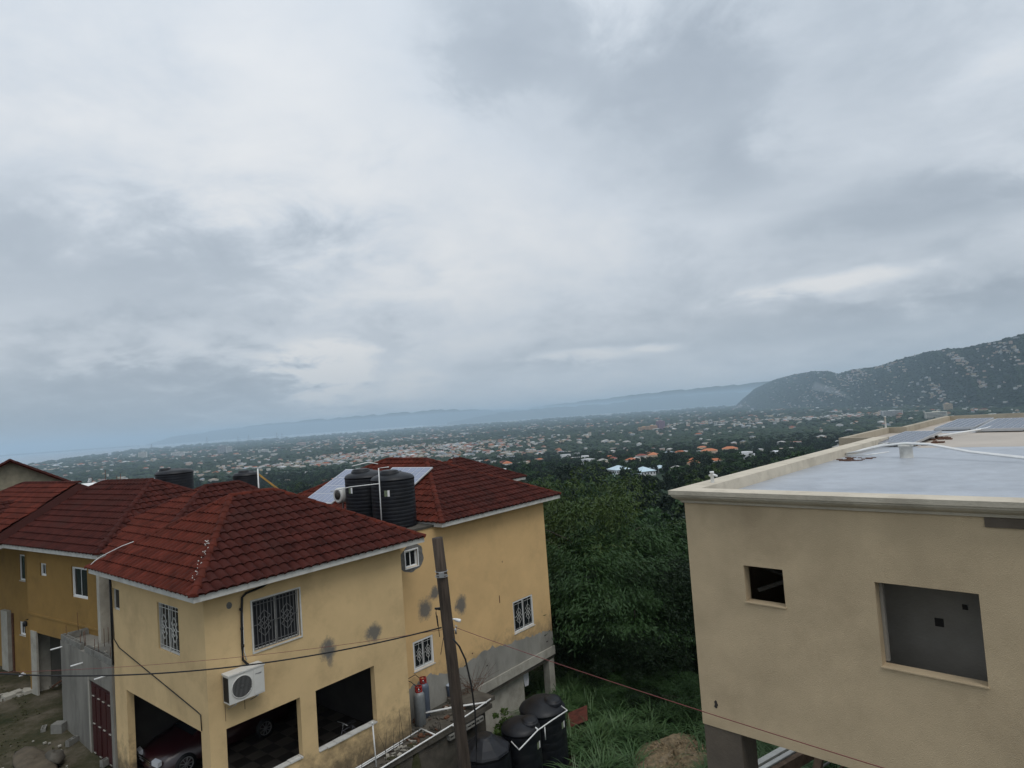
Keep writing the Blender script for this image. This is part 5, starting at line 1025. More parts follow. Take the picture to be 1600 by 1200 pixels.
# scaffold timber stack under the building
tk = thing('timber_ramp', 'timber frame with rough boards and rails under the beige building', 'timber frame', 'R', (-5.5, 14.5, -9))
mb = MB(); mb.bar((-6.62, 13.4, -8.0), (-5.9, 16.5, -8.0), .14, .10); mb.bar((-6.42, 13.4, -8.02), (-5.7, 16.5, -8.02), .10, .14); mb.build('edge_board', [WPAINT], tk)
mb = MB(); mb.bar((-6.28, 13.4, -8.1), (-5.55, 16.5, -8.1), .12, .25); mb.build('side_board', [WOOD], tk)
for q in range(9):
    mb = MB(); x = -6.0+q*.3; mb.bar((x, 13.6, -8.35), (x+.7, 16.8, -8.35), .035); mb.build('rail', [METAL if q % 3 == 0 else RUST], tk)
mb = MB(); mb.bar((-5.75, 13.2, -9.8), (-5.65, 14.9, -8.0), .16, .12); mb.build('prop', [WOOD], tk)
lump('white_sack', (-6.95, 13.75, -8.45), .24, CLOTH, 'crumpled white sack in the grass by the brown pillar', 'sack', fr='R', seed=25, sq=(1, .7, .8), amp=.45)
# ------------------------------------------------------------------ vegetation
def leaf_cloud(n, clumps, leaf, droop=.3, seed=0, aspect=.32, tri=False):
    """leaf faces spread through lumpy clumps inside a unit crown (height 1, base at 0)"""
    r = np.random.RandomState(seed); c = []
    while len(c) < clumps:
        p = r.uniform(-1, 1, 3)
        if np.linalg.norm(p) < 1 and (np.linalg.norm(p) > .45 or r.rand() < .3): c.append(p)
    c = np.array(c); c[:, 2] = c[:, 2]*.46+.52; c[:, :2] *= .40
    cr_s = r.uniform(.07, .16, clumps)
    k = r.randint(0, clumps, n); d = r.normal(size=(n, 3)); d /= np.linalg.norm(d, axis=1)[:, None]
    rad = r.uniform(.35, 1.0, n)**.6; pos = c[k]+d*(cr_s[k]*rad)[:, None]*np.array([1, 1, .8])
    dirs = d*.8+r.normal(size=(n, 3))*.6; dirs[:, 2] -= droop; dirs /= np.linalg.norm(dirs, axis=1)[:, None]
    sd = np.cross(dirs, r.normal(size=(n, 3))); sd /= np.linalg.norm(sd, axis=1)[:, None]+1e-9
    L_ = leaf*r.uniform(.6, 1.3, n)[:, None]; Wd = L_*aspect
    V = np.stack([pos-dirs*L_*.5, pos+sd*Wd*.5, pos+dirs*L_*.5, pos-sd*Wd*.5], 1).reshape(-1, 3)
    F = np.arange(n*4).reshape(-1, 4); return V, F
def bamboo_cloud(n, culms, leaf, seed):
    r = np.random.RandomState(seed); a = r.uniform(0, 6.28, culms); reach = r.uniform(.08, .52, culms); hh = r.uniform(.62, 1.08, culms)*(1-.25*reach); b0 = r.uniform(0, .07, culms)
    k = r.randint(0, culms, n); t = r.uniform(.22, 1.0, n)**.75; rad = b0[k]+reach[k]*t**2.3; z = hh[k]*(t*1.18-.24*t**3)-.10*reach[k]*np.maximum(0, t-.8)*5
    sc_ = (.018+.055*np.sin(math.pi*np.clip(t, 0, 1)*.9))*(.6+.8*r.rand(n)); d = r.normal(size=(n, 3))
    pos = np.stack([rad*np.cos(a[k]), rad*np.sin(a[k]), z], 1)+d*sc_[:, None]*np.array([1, 1, .8])
    dirs = np.stack([np.cos(a[k]), np.sin(a[k]), np.full(n, -.75)], 1)+r.normal(size=(n, 3))*.55; dirs /= np.linalg.norm(dirs, axis=1)[:, None]
    sd = np.cross(dirs, r.normal(size=(n, 3))); sd /= np.linalg.norm(sd, axis=1)[:, None]+1e-9; L_ = leaf*r.uniform(.6, 1.3, n)[:, None]; Wd = L_*.2
    V = np.stack([pos-dirs*L_*.5, pos+sd*Wd*.5, pos+dirs*L_*.5, pos-sd*Wd*.5], 1).reshape(-1, 3); return V, np.arange(n*4).reshape(-1, 4)
def trunk_mesh(seed, m=BARK, h=.55, r0=.02):
    rr = random.Random(seed); mb = MB(); a = rr.uniform(0, 6); base = Vector((0, 0, -.03)); t1 = Vector((.03*math.cos(a), .03*math.sin(a), h))
    mb.tube([base, base.lerp(t1, .5)+Vector((.01, 0, 0)), t1], r0, 7, r1=r0*.5)
    for k in range(6):
        b = base.lerp(t1, rr.uniform(.45, 1)); a = rr.uniform(0, 6.28); e = b+Vector((.26*math.cos(a), .26*math.sin(a), rr.uniform(.12, .34))); mb.tube([b, b.lerp(e, .5)+Vector((0, 0, .03)), e], r0*.4, 5, r1=r0*.12)
    return mb.mesh('trunk', m)
NEARV = []
for q, (m_, n_, cl, lf, dr) in enumerate([(LEAFM, 34000, 80, .021, .9), (LEAFD, 30000, 70, .022, .6), (LEAFM, 34000, 100, .022, 1.3), (LEAFY, 26000, 64, .021, .7)]):
    V, F = bamboo_cloud(42000, 46, .030, 77) if q == 2 else leaf_cloud(n_, cl, lf, dr, seed=20+q, aspect=.26); NEARV.append((np_mesh('crown', V, F, m_), trunk_mesh(40+q)))
FARV = []
for q, (m_, n_, cl, lf) in enumerate([(LEAFD, 1500, 34, .11), (LEAFM, 1500, 30, .12), (LEAFD, 1300, 40, .11), (LEAFY, 1300, 30, .12)]):
    V, F = leaf_cloud(n_, cl, lf, .2, seed=60+q, aspect=.55); FARV.append(np_mesh('broadleaf_tree', V, F, m_))
def gz(x, y): return float(ground_z(x, y))
NLAB = {0: 'feathery green tree in the thicket below the houses', 1: 'dark leafy tree deep in the thicket below the houses', 2: 'drooping bamboo like clump in the thicket below the houses', 3: 'paler yellow green tree on top of the thicket below the houses'}
def near_tree(az, d, h, wd, v, z=None, lab=None):
    x, y = d*math.sin(R_(az)), d*math.cos(R_(az)); z = gz(x, y)-.2 if z is None else z
    t = bpy.data.objects.new('thicket_tree', None); COL.objects.link(t); t.location = (x, y, z); t.rotation_euler = (0, 0, rnd.uniform(0, 6.28)); t['label'] = lab or NLAB[v]; t['category'] = 'tree'; t['group'] = 'trees of the thicket'
    for nm, me in (('crown', NEARV[v][0]), ('trunk', NEARV[v][1])):
        o = bpy.data.objects.new(nm, me); COL.objects.link(o); o.parent = t; o.scale = (h*wd*.86, h*wd*.86, h*.80)
    return t
near_tree(5.4, 37, 13.8, 1.0, 3, lab='tall round topped tree at the head of the thicket beside the tall yellow house roof')
near_tree(3.3, 42, 11.0, 1.0, 0); near_tree(7.6, 37, 10.6, 1.25, 2); near_tree(10.6, 36, 9.6, 1.2, 2, lab='pale plumed bamboo clump in the middle of the thicket'); near_tree(13.6, 36, 9.2, 1.2, 2, lab='bamboo clump leaning by the wall of the beige building')
near_tree(12.4, 44, 11.4, 1.2, 3, lab='yellow green bush topped tree standing beside the cornice corner of the beige building')
near_tree(16.2, 38, 9.5, 1.1, 1); near_tree(8.9, 46, 11.6, 1.2, 3, lab='bright rounded tree below the pale blue roofed houses'); near_tree(5.3, 32.5, 8.8, 1.2, 2, lab='feathery bamboo clump behind the corner of the tall yellow house'); near_tree(9.3, 31.5, 6.6, 1.4, 2, lab='bushy feathery clump bulging from the dark middle of the thicket'); near_tree(12.6, 32, 7.2, 1.25, 1)
near_tree(15.6, 32, 7.4, 1.2, 1); near_tree(3.4, 31.5, 6.8, 1.0, 1); near_tree(7.2, 29.8, 4.4, 1.3, 1); near_tree(11.2, 29.5, 4.0, 1.3, 1); near_tree(14.4, 29.6, 4.2, 1.3, 1); near_tree(18.4, 33, 7.6, 1.2, 1); near_tree(2.2, 48, 12.0, 1.1, 0)
near_tree(12.8, 27.2, 2.6, 1.5, 0, lab='low bush at the edge of the grass beside the brown pillar'); near_tree(9.6, 27.6, 1.7, 1.6, 1, lab='low dark bush in the long grass halfway between the houses'); near_tree(11.8, 28.6, 2.4, 1.5, 0, lab='leafy bush at the foot of the thicket above the soil mound'); near_tree(8.0, 28.6, 2.2, 1.6, 2, lab='feathery bush at the foot of the thicket behind the tin sheet'); near_tree(6.4, 27.8, 1.7, 1.4, 2, lab='low bush behind the red tin sheet')
for az, d, h in ((14.8, 52, 11), (17.5, 46, 10), (10.6, 56, 10.5), (6.4, 55, 11.5), (4.4, 58, 12.5), (20, 50, 11), (0.5, 52, 11)): near_tree(az, d, h, 1.1, rnd.choice((0, 1, 2)))
# potted shrub by the tanks
V, F = leaf_cloud(900, 14, .11, .1, seed=5, aspect=.5); o = bpy.data.objects.new('shrub', np_mesh('shrub', V, F, LEAFY)); COL.objects.link(o); o.location = rotz((17.05, 15.5, -11.4), FR['A']); o.scale = (1.1, 1.1, 1.1); o['label'] = 'small bright green shrub squeezed between the lower tanks and the ledge'; o['category'] = 'shrub'
# spiky plant
def blades(n, H, wd, seed, spread=.7, curve=1.0, seg=5, base_r=.05):
    r = np.random.RandomState(seed); V = []; F = []
    for i in range(n):
        a = r.uniform(0, 6.28); l = H*r.uniform(.55, 1.1); s = spread*r.uniform(.3, 1.2); b = r.uniform(-base_r, base_r, 2); w = wd*r.uniform(.7, 1.3); pa = np.array([-math.sin(a), math.cos(a)])
        for k in range(seg+1):
            t = k/seg; rad = s*l*t**1.6; z = l*(t*(1-.0*t)-curve*.45*s*t**3); cx, cy_ = b[0]+math.cos(a)*rad, b[1]+math.sin(a)*rad; ww = w*(1-t**2)+.001
            V += [(cx-pa[0]*ww, cy_-pa[1]*ww, z), (cx+pa[0]*ww, cy_+pa[1]*ww, z)]
        o = len(V)-2*(seg+1); F += [(o+2*k, o+2*k+1, o+2*k+3, o+2*k+2) for k in range(seg)]
    return np.array(V), np.array(F)
V, F = blades(9, 1.5, .02, 3, .55, 1.1, 7); o = bpy.data.objects.new('spiky_plant', np_mesh('spiky_plant', V, F, mat('pale_blade', (.16, .20, .12), .6, .2))); COL.objects.link(o); o.location = rotz((17.3, 12.7, -12.3), FR['A']); o['label'] = 'pale spiky plant with long arching blades in front of the low black tanks'; o['category'] = 'plant'
# guinea grass: tufts joined into one mass
TU = [blades(38, 1.15, .017, 100+q, .95, 1.45, 6, .10) for q in range(5)]
def grass(name, pts, hs, m, label):
    VV = []; FF = []; o = 0
    for (x, y, z), h in zip(pts, hs):
        V, F = TU[nr.randint(5)]; a = nr.uniform(0, 6.28); c, s_ = math.cos(a), math.sin(a); P_ = V.copy(); P_[:, 0], P_[:, 1] = V[:, 0]*c-V[:, 1]*s_, V[:, 0]*s_+V[:, 1]*c
        P_ = P_*h; P_[:, :2] *= 1.25; VV.append(P_+np.array([x, y, z])); FF.append(F+o); o += len(V)
    ob = bpy.data.objects.new(name, np_mesh(name, np.concatenate(VV), np.concatenate(FF), m)); COL.objects.link(ob); ob['kind'] = 'stuff'; ob['label'] = label
pts, hs = [], []
while len(pts) < 1400:
    a, b = nr.uniform(16.5, 33), nr.uniform(4, 20)
    p = rotz((a, b, 0), FR['A']); azp = math.degrees(math.atan2(p.x, p.y))
    if ((a-21)/1.9)**2+((b-11.1)/1.5)**2 < 1 and nr.rand() > .14: continue
    if (a-21.1)**2+(b-15.2)**2 < .8: continue
    if (a < 23.2 and b > 17.3) or (a < 19.4 and b > 13.3) or azp > 24: continue
    pts.append((p.x, p.y, gz(p.x, p.y)-.05)); hs.append(nr.uniform(.45, 1.3)*(1.0 if a < 25.5 else 1.45))
grass('tall_grass', pts, hs, GRA, 'long arching grass on the slope below the houses')
pts, hs = [], []
while len(pts) < 420:
    x, y = nr.uniform(-9.5, -2), nr.uniform(12.5, 22); p = rotz((x, y, 0), FR['R']); pts.append((p.x, p.y, -9.9 if y > 13 else -10.2)); hs.append(nr.uniform(.5, 1.0))
gp = MB(); gp.add([rotz(q, FR['R']) for q in ((-8.2, 14.3, -12.9), (3, 14.3, -12.9), (3, 30, -9.0), (-7.2, 30, -9.0))], [(0, 1, 2, 3)])
gpo = gp.build('bank', [GROUND], kind='structure')
pts = []; hs = []
while len(pts) < 420:
    x, y = nr.uniform(-7.8, -2), nr.uniform(14.4, 22); p = rotz((x, y, 0), FR['R']); pts.append((p.x, p.y, -12.9+(y-14.3)*(3.9/15.7)-.03)); hs.append(nr.uniform(.6, 1.1))
grass('tall_grass', pts, hs, GRA, 'long grass on the bank under the beige building')
pts, hs = [], []
for q in range(900):
    a, b = nr.uniform(2.5, 7.3), nr.uniform(26, 38)
    if math.sin(a*1.3+b*.7)+math.sin(b*1.1-a) < -.1: continue
    p = rotz((a, b, 0), FR['A']); pts.append((p.x, p.y, gz(p.x, p.y)-.01)); hs.append(nr.uniform(.04, .13))
grass('short_grass', pts, hs, GRA2, 'thin trodden grass in the yard')

# ------------------------------------------------------------------ the valley: trees and houses
def d_of(el): return float(np.interp(-el, -(pz_[1:]/pd[1:])[::-1]*-1 if False else (-(pz_[1:]/pd[1:]))[::-1], pd[1:][::-1]))
def broad(az, d, s, v, fl=1.0):
    x, y = d*math.sin(R_(az)), d*math.cos(R_(az)); o = bpy.data.objects.new('broadleaf_tree', FARV[v]); COL.objects.link(o); o.location = (x, y, gz(x, y)-.5); o.scale = (s*fl, s*fl, s); o.rotation_euler = (0, 0, rnd.uniform(0, 6.28))
    o['label'] = ('dark round topped tree on the near valley slope', 'mid green broad tree on the near valley slope', 'dark spreading tree on the near valley slope', 'light green tree on the near valley slope')[v]; o['category'] = 'tree'; o['group'] = 'trees on the near valley slope'; return o
n_ = 0
while n_ < 290:
    d = 62*math.exp(rnd.random()**.85*2.35); az = rnd.uniform(-42, 42)
    if az < -14 and d < 90: continue
    if 7 < az < 14 and 170 < d < 505: continue
    broad(az, d, rnd.uniform(7, 12)*(1+.25*(d > 300)), rnd.choice((0, 1, 2, 2, 0, 3)), rnd.uniform(1.0, 1.5)); n_ += 1
# canopy masses
def ico(sub):
    bm = bmesh.new(); bmesh.ops.create_icosphere(bm, subdivisions=sub, radius=1); bm.verts.ensure_lookup_table(); V = np.array([v.co[:] for v in bm.verts]); F = np.array([[v.index for v in f.verts] for f in bm.faces]); bm.free(); return V, F
I1, I2 = ico(1), ico(2)
def canopy(name, n, d0, d1, size, base, label, az0=-46, az1=46, onm=False, power=1.0):
    VV, FF, CC = [], [], []; o = 0
    variants = []
    for q in range(6):
        V = base[0].copy(); V *= (1+nr.uniform(-.28, .28, len(V)))[:, None]; variants.append(V)
    az = nr.uniform(az0, az1, n); u = nr.rand(n)**power; d = np.exp(np.log(d0)+(np.log(d1)-np.log(d0))*u)
    if onm: X, Y, Z = mountain_pt(az, u*1.0); Z = Z-3
    else: X, Y = d*np.sin(np.radians(az)), d*np.cos(np.radians(az)); Z = ground_z(X, Y)
    keep = Z > -160
    for i in np.nonzero(keep)[0]:
        s = size(d[i])*nr.uniform(.6, 1.4); V = variants[nr.randint(6)]; a = nr.uniform(0, 6.28); c, s_ = math.cos(a), math.sin(a)
        P_ = np.stack([V[:, 0]*c-V[:, 1]*s_, V[:, 0]*s_+V[:, 1]*c, V[:, 2]*.55], 1)*s; P_[:, 2] += .30*s
        VV.append(P_+np.array([X[i], Y[i], Z[i]])); FF.append(base[1]+o); o += len(V)
        t = nr.rand(); g = (np.array([.014, .034, .017])*(1-t)+np.array([.034, .058, .024])*t)*.72
        CC.append(np.repeat((g*(nr.uniform(.9, 1.12) if onm else nr.uniform(.75, 1.35)))[None], len(base[1]), 0)*nr.uniform(.8, 1.2, (len(base[1]), 1)))
    me = np_mesh(name, np.concatenate(VV), np.concatenate(FF), FARG, np.concatenate(CC)); ob = bpy.data.objects.new(name, me); COL.objects.link(ob); ob['kind'] = 'stuff'; ob['label'] = label
def scatter(name, src, P_, S_, label):
    me = bpy.data.meshes.new(name); me.vertices.add(len(P_)); me.vertices.foreach_set('co', np.asarray(P_, np.float32).ravel())
    for an, dt, vals in (('sc', 'FLOAT', S_), ('rz', 'FLOAT', nr.uniform(0, 6.28, len(P_)))): at = me.attributes.new(an, dt, 'POINT'); at.data.foreach_set('value', np.asarray(vals, np.float32))
    ob = bpy.data.objects.new(name, me); COL.objects.link(ob); ob['kind'] = 'stuff'; ob['label'] = label
    ng = bpy.data.node_groups.new(name, 'GeometryNodeTree'); ng.interface.new_socket('Geometry', in_out='INPUT', socket_type='NodeSocketGeometry'); ng.interface.new_socket('Geometry', in_out='OUTPUT', socket_type='NodeSocketGeometry')
    N = ng.nodes; L = ng.links; gi = N.new('NodeGroupInput'); go = N.new('NodeGroupOutput'); ip = N.new('GeometryNodeInstanceOnPoints'); oi = N.new('GeometryNodeObjectInfo'); oi.inputs[0].default_value = src
    a1 = N.new('GeometryNodeInputNamedAttribute'); a1.data_type = 'FLOAT'; a1.inputs[0].default_value = 'sc'; a2 = N.new('GeometryNodeInputNamedAttribute'); a2.data_type = 'FLOAT'; a2.inputs[0].default_value = 'rz'
    cx = N.new('ShaderNodeCombineXYZ'); L.new(a2.outputs[0], cx.inputs[2]); L.new(gi.outputs[0], ip.inputs['Points']); L.new(oi.outputs['Geometry'], ip.inputs['Instance']); L.new(cx.outputs[0], ip.inputs['Rotation']); L.new(a1.outputs[0], ip.inputs['Scale']); L.new(ip.outputs[0], go.inputs[0])
    md = ob.modifiers.new('scatter', 'NODES'); md.node_group = ng
srcs = {}
for o in bpy.data.objects:
    if o.name.startswith('broadleaf_tree') and o.data in FARV and FARV.index(o.data) not in srcs: srcs[FARV.index(o.data)] = o
for v_ in range(4):
    n = (3800, 3300, 3600, 900)[v_]; u = nr.rand(n); d = np.sqrt(80**2+(1550**2-80**2)*u**1.25); az = nr.uniform(-46, 46, n)
    ok = ~((az > 7) & (az < 14) & (d > 170) & (d < 505) & (nr.rand(n) > .05+.25*(d < 330))) & ~((az < -14) & (d < 100)); d, az = d[ok], az[ok]; X, Y = d*np.sin(np.radians(az)), d*np.cos(np.radians(az))
    s0 = srcs[v_].scale[2]; S_ = nr.uniform(6, 11, len(d)); sc_ = S_; P_ = np.stack([X, Y, ground_z(X, Y)-.6], 1)
    src = srcs[v_]; scatter('slope_woodland', src, P_, sc_, 'broadleaf woodland covering the near valley slope')
canopy('valley_canopy', 19000, 1300, 4400, lambda d: 4.5+d*.0022, I1, 'tree canopy of the valley floor', power=.9)
canopy('plain_canopy', 15000, 3800, 14500, lambda d: 9+d*.0024, ico(1), 'tree canopy of the far plain')
# --- houses: each a walled box with a hip, gable or flat roof
WCOL = np.array([(.62, .60, .56), (.55, .52, .46), (.50, .42, .30), (.66, .66, .66), (.45, .34, .24), (.40, .42, .45), (.58, .45, .38)])
RCOL = np.array([(.50, .49, .47), (.42, .41, .39), (.30, .09, .05), (.42, .13, .05), (.20, .06, .04), (.60, .61, .62), (.28, .32, .36), (.36, .30, .24)])
def house_geo(w, l, h, rh, flat, wc, rc):
    e = .06*w; V = [(-w, -l, -4), (w, -l, -4), (w, l, -4), (-w, l, -4), (-w, -l, h), (w, -l, h), (w, l, h), (-w, l, h)]
    F = [(0, 1, 5, 4), (1, 2, 6, 5), (2, 3, 7, 6), (3, 0, 4, 7)]; C = [wc]*4
    if flat: F += [(4, 5, 6, 7)]; C += [rc]
    else:
        k = max(0, l-w)*.95; V += [(-w-e, -l-e, h), (w+e, -l-e, h), (w+e, l+e, h), (-w-e, l+e, h), (0, -k, h+rh), (0, k, h+rh)]
        F += [(8, 9, 12, 12), (9, 10, 13, 12), (10, 11, 13, 13), (11, 8, 12, 13)]; C += [rc]*4
    return V, F, C
def far_houses(name, n, d0, d1, label, dens, size, az0=-44, az1=44, onm=False):
    VV, FF, CC = [], [], []; o = 0; got = 0; tries = 0
    while got < n and tries < n*30:
        tries += 1; az = nr.uniform(az0, az1); u = nr.rand(); d = math.exp(math.log(d0)+(math.log(d1)-math.log(d0))*u)
        if onm: t = nr.uniform(-.02, .95); X, Y, Z = [float(q[0]) for q in mountain_pt(np.array([az]), np.array([t]))]; cl = math.sin(az*1.9+t*7)+math.sin(az*.8-t*5+1)+.8*math.sin(az*4.1+t*13); d = math.hypot(X, Y)
        else: X, Y = d*math.sin(R_(az)), d*math.cos(R_(az)); Z = gz(X, Y); cl = math.sin(X*.0031+Y*.0011)+math.sin(Y*.0023-X*.0013+2)+.8*math.sin(X*.011+1)*math.sin(Y*.0087)
        if onm and az < 22 and t > .45: continue
        if nr.rand() > dens(az, d, cl): continue
        if Z < -160: continue
        s = size(d)*nr.uniform(.6, 1.5); big = nr.rand() < (.12 if d > 3000 else .015); w = s*(1.7 if big else 1)*nr.uniform(.7, 1.1); l = w*nr.uniform(1, 1.9 if not big else 2.6)
        h = nr.uniform(2.2, 4.6)+(nr.rand() < .04)*nr.uniform(3, 10)*(d > 2500); flat = nr.rand() < .45 or big
        wc = WCOL[nr.randint(len(WCOL))]; rc = RCOL[[0, 1, 5, 5, 6, 7, 0, 3][nr.randint(8)] if flat else nr.randint(len(RCOL))]*nr.uniform(.8, 1.15)
        V, F, C = house_geo(w/2, l/2, h, w*.22, flat, wc, rc); a = nr.uniform(0, 6.28); V = np.array(V); c, s_ = math.cos(a), math.sin(a)
        P_ = np.stack([V[:, 0]*c-V[:, 1]*s_+X, V[:, 0]*s_+V[:, 1]*c+Y, V[:, 2]+Z+(3 if onm else 2.0)+min(6, d*.0022)], 1); VV.append(P_); FF.append(np.array(F)+o); CC.append(np.array(C)*(.72 if onm else (.86 if d > 2000 else .80))); o += len(V); got += 1
    F = np.concatenate(FF); me = np_mesh2(name, np.concatenate(VV), F, CITYM, np.concatenate(CC)); ob = bpy.data.objects.new(name, me); COL.objects.link(ob); ob['kind'] = 'stuff'; ob['label'] = label
def np_mesh2(name, V, F, m, C):      # quads, with the triangles given as quads that repeat a vertex
    tri = (F[:, 2] == F[:, 3]) | (F[:, 1] == F[:, 2]); me = bpy.data.meshes.new(name); faces = [tuple(f[:3]) if t else tuple(f) for f, t in zip(F.tolist(), tri)]
    me.from_pydata(V.tolist(), [], faces); me.materials.append(m); at = me.color_attributes.new('col', 'FLOAT_COLOR', 'CORNER')
    cnt = np.where(tri, 3, 4); cc = np.repeat(C, cnt, 0); c4 = np.ones((len(cc), 4), np.float32); c4[:, :3] = cc; at.data.foreach_set('color', c4.ravel()); return me
TWN = lambda az, d, cl: (0.05+.75/(1+math.exp(-(cl-.9)*4)))*min(1.0, .20+.8*(d-800)/2400)*(1.15 if az < -4 else .8)
far_houses('town_rooftops', 2000, 850, 4500, 'houses of the town among trees on the valley floor', TWN, lambda d: 7.5+d*.0009)
far_houses('city_rooftops', 6000, 4300, 12500, 'dense city blocks spread over the far plain', lambda az, d, cl: (0.18+.75/(1+math.exp(-(cl-.2)*3)))*(1.0 if az < -3 else .45), lambda d: 9+d*.0018)
far_houses('hillside_houses', 800, 1, 2, 'houses scattered over the wooded mountain side', lambda az, d, cl: .05+.85/(1+math.exp(-(cl-.9)*3.5)), lambda d: 6.5+d*.0006, 18.8, 45, True)
canopy('mountain_canopy', 14000, 1, 2.718, lambda d: 8.5, I1, 'woodland on the mountain side', 19, 45, True)
# individual near houses
HK = {}
def house_mesh(k):
    if k not in HK:
        wc, rc, w, l, flat, lab = [((.62, .60, .56), (.40, .13, .055), 9, 14, 0, 'cream walled house with an orange tile roof among valley trees'), ((.60, .58, .54), (.22, .06, .04), 8, 12, 0, 'pale house with a dark red roof among valley trees'), ((.64, .64, .64), (.50, .50, .50), 9, 15, 1, 'white flat roofed house among valley trees'),
            ((.56, .50, .40), (.34, .33, .31), 8, 11, 0, 'buff house with a grey hip roof among valley trees'), ((.62, .48, .36), (.46, .17, .08), 10, 16, 0, 'peach house with a bright orange roof among valley trees'), ((.66, .66, .66), (.62, .63, .65), 7, 12, 0, 'white house with a white hip roof among valley trees')][k]
        V, F, C = house_geo(w/2, l/2, 4.2 if not flat else 6, w*.22, flat, wc, rc); me = np_mesh2('valley_house', np.array(V, float), np.array(F), CITYM, np.array(C)); HK[k] = (me, lab)
    return HK[k]
def put_house(az, d, k, s=1.0, rot=None, dz=1.5):
    x, y = d*math.sin(R_(az)), d*math.cos(R_(az)); dz += 3; me, lab = house_mesh(k); o = bpy.data.objects.new('valley_house', me); COL.objects.link(o); o.location = (x, y, gz(x, y)+dz); o.scale = (s, s, s); o.rotation_euler = (0, 0, rnd.uniform(0, 3.14) if rot is None else rot)
    o['label'] = lab; o['category'] = 'house'; o['group'] = 'houses of the near valley'; return o
for az, d, k, s in ((15.2, 560, 0, .75), (15.3, 520, 4, .6), (11.9, 760, 4, 1.1), (10.9, 770, 1, 1.0), (6.0, 900, 2, 1.1), (17.0, 520, 0, .8), (-1.8, 480, 2, 1.2), (-2.6, 500, 5, .8), (-.8, 470, 3, .9), (16.6, 830, 4, 1.2), (14.2, 900, 0, 1.0), (13.8, 420, 3, .6), (19.5, 620, 2, 1.0), (18.3, 950, 4, 1.3), (8.4, 690, 1, 1)): put_house(az, d, k, s)
n_ = 0
while n_ < 42:
    az = rnd.uniform(-42, 42); d = math.exp(rnd.uniform(math.log(560), math.log(1250)))
    if az < 14 and az > 4 and d < 600: continue
    put_house(az, d, rnd.choice((0, 0, 1, 2, 2, 3, 3, 4, 5, 5)), rnd.uniform(.7, 1.25)); n_ += 1
# the two white houses with pale blue hip roofs
PB = mat('pale_blue_roof', (.50, .62, .68), .6, .06); WH = mat('white_house_wall', (.62, .62, .62), .8, .08, .5); WIN = mat('far_window', (.03, .035, .04), .3)
def villa(az, d, w, l, h, label, rot, extra=None):
    x, y = d*math.sin(R_(az)), d*math.cos(R_(az)); z = gz(x, y); FR['v'] = rot; b = rotz((x, y, z), -rot); t = thing('villa', label, 'house', 'v', tuple(b), 'pale blue roofed houses below the thicket'); X, Y, Z = b
    mb = MB(); mb.box(X-w/2, X+w/2, Y-l/2, Y+l/2, Z-8, Z+h); mb.build('wall', [WH], t)
    mb = MB(); e = .7; k = max(.5, (l-w)/2); vv = [(X-w/2-e, Y-l/2-e, Z+h), (X+w/2+e, Y-l/2-e, Z+h), (X+w/2+e, Y+l/2+e, Z+h), (X-w/2-e, Y+l/2+e, Z+h), (X, Y-k, Z+h+w*.24), (X, Y+k, Z+h+w*.24)]
    mb.add(vv, [(0, 1, 4), (1, 2, 5, 4), (2, 3, 5), (3, 0, 4, 5), (3, 2, 1, 0)]); mb.build('roof', [PB], t)
    for j in range(2):
        for i in range(5):
            mb = MB(); u = -w*.4+w*.8*i/4; mb.box(X+u-.5, X+u+.5, Y-l/2-.06, Y-l/2-.01, Z+h-2.2-3*j, Z+h-.9-3*j); mb.build('window', [WIN], t)
            mb = MB(); u = -l*.4+l*.8*i/4; mb.box(X-w/2-.06, X-w/2-.01, Y+u-.5, Y+u+.5, Z+h-2.2-3*j, Z+h-.9-3*j); mb.build('window', [WIN], t)
    return t
villa(8.85, 470, 11, 13, 6.5, 'white house with pale blue hip roof, the nearer and taller of the valley villas', .35)
villa(8.35, 455, 7, 9, 2.2, 'low pale blue roofed annexe just below the taller valley villa', .35)
villa(9.9, 475, 8, 12, 2.5, 'low white flat walled wing between the two pale blue roofed villas', .5)
villa(11.0, 490, 12, 15, 3.8, 'white villa with broad pale blue hip roof, farther along from the taller one', .25)
villa(12.3, 520, 9, 11, 4.2, 'small pale turquoise roofed villa partly hidden by trees, farthest of its row', .4)
# larger buildings
def block(az, d, w, l, h, col, label, floors=6, cols=6, rot=.4, name='apartment_block'):
    x, y = d*math.sin(R_(az)), d*math.cos(R_(az)); z = gz(x, y); FR['b'] = rot; b = rotz((x, y, z), -rot); t = thing(name, label, 'building', 'b', tuple(b), 'large buildings on the plain'); X, Y, Z = b
    m_ = mat('block_%s' % name+str(col), col, .8, .06, .05); mb = MB(); mb.box(X-w/2, X+w/2, Y-l/2, Y+l/2, Z-8, Z+h); mb.box(X-w*.15, X+w*.15, Y-l*.15, Y+l*.15, Z+h+.01, Z+h+3); mb.build('wall', [m_], t)
    for j in range(floors):
        mb = MB(); zz = Z+h*(j+.35)/floors; hh = h/floors*.42
        mb.box(X-w*.46, X+w*.46, Y-l/2-.4, Y-l/2-.05, zz, zz+hh); mb.box(X-w/2-.4, X-w/2-.05, Y-l*.46, Y+l*.46, zz, zz+hh); mb.build('window_band', [WIN], t)
    return t
block(12.75, 3150, 34, 26, 42, (.34, .22, .30), 'tall brick coloured tower standing above the orange blocks on the plain', 9)
block(12.0, 3100, 46, 22, 24, (.55, .34, .20), 'orange apartment block nearest the brick tower on the plain', 6)
block(11.3, 3050, 52, 22, 22, (.58, .38, .24), 'orange apartment block farther from the brick tower on the plain', 6, rot=.1)
block(-24.6, 5200, 60, 40, 72, (.42, .44, .47), 'grey high rise pair on the city plain, the taller slab', 12, rot=.7)
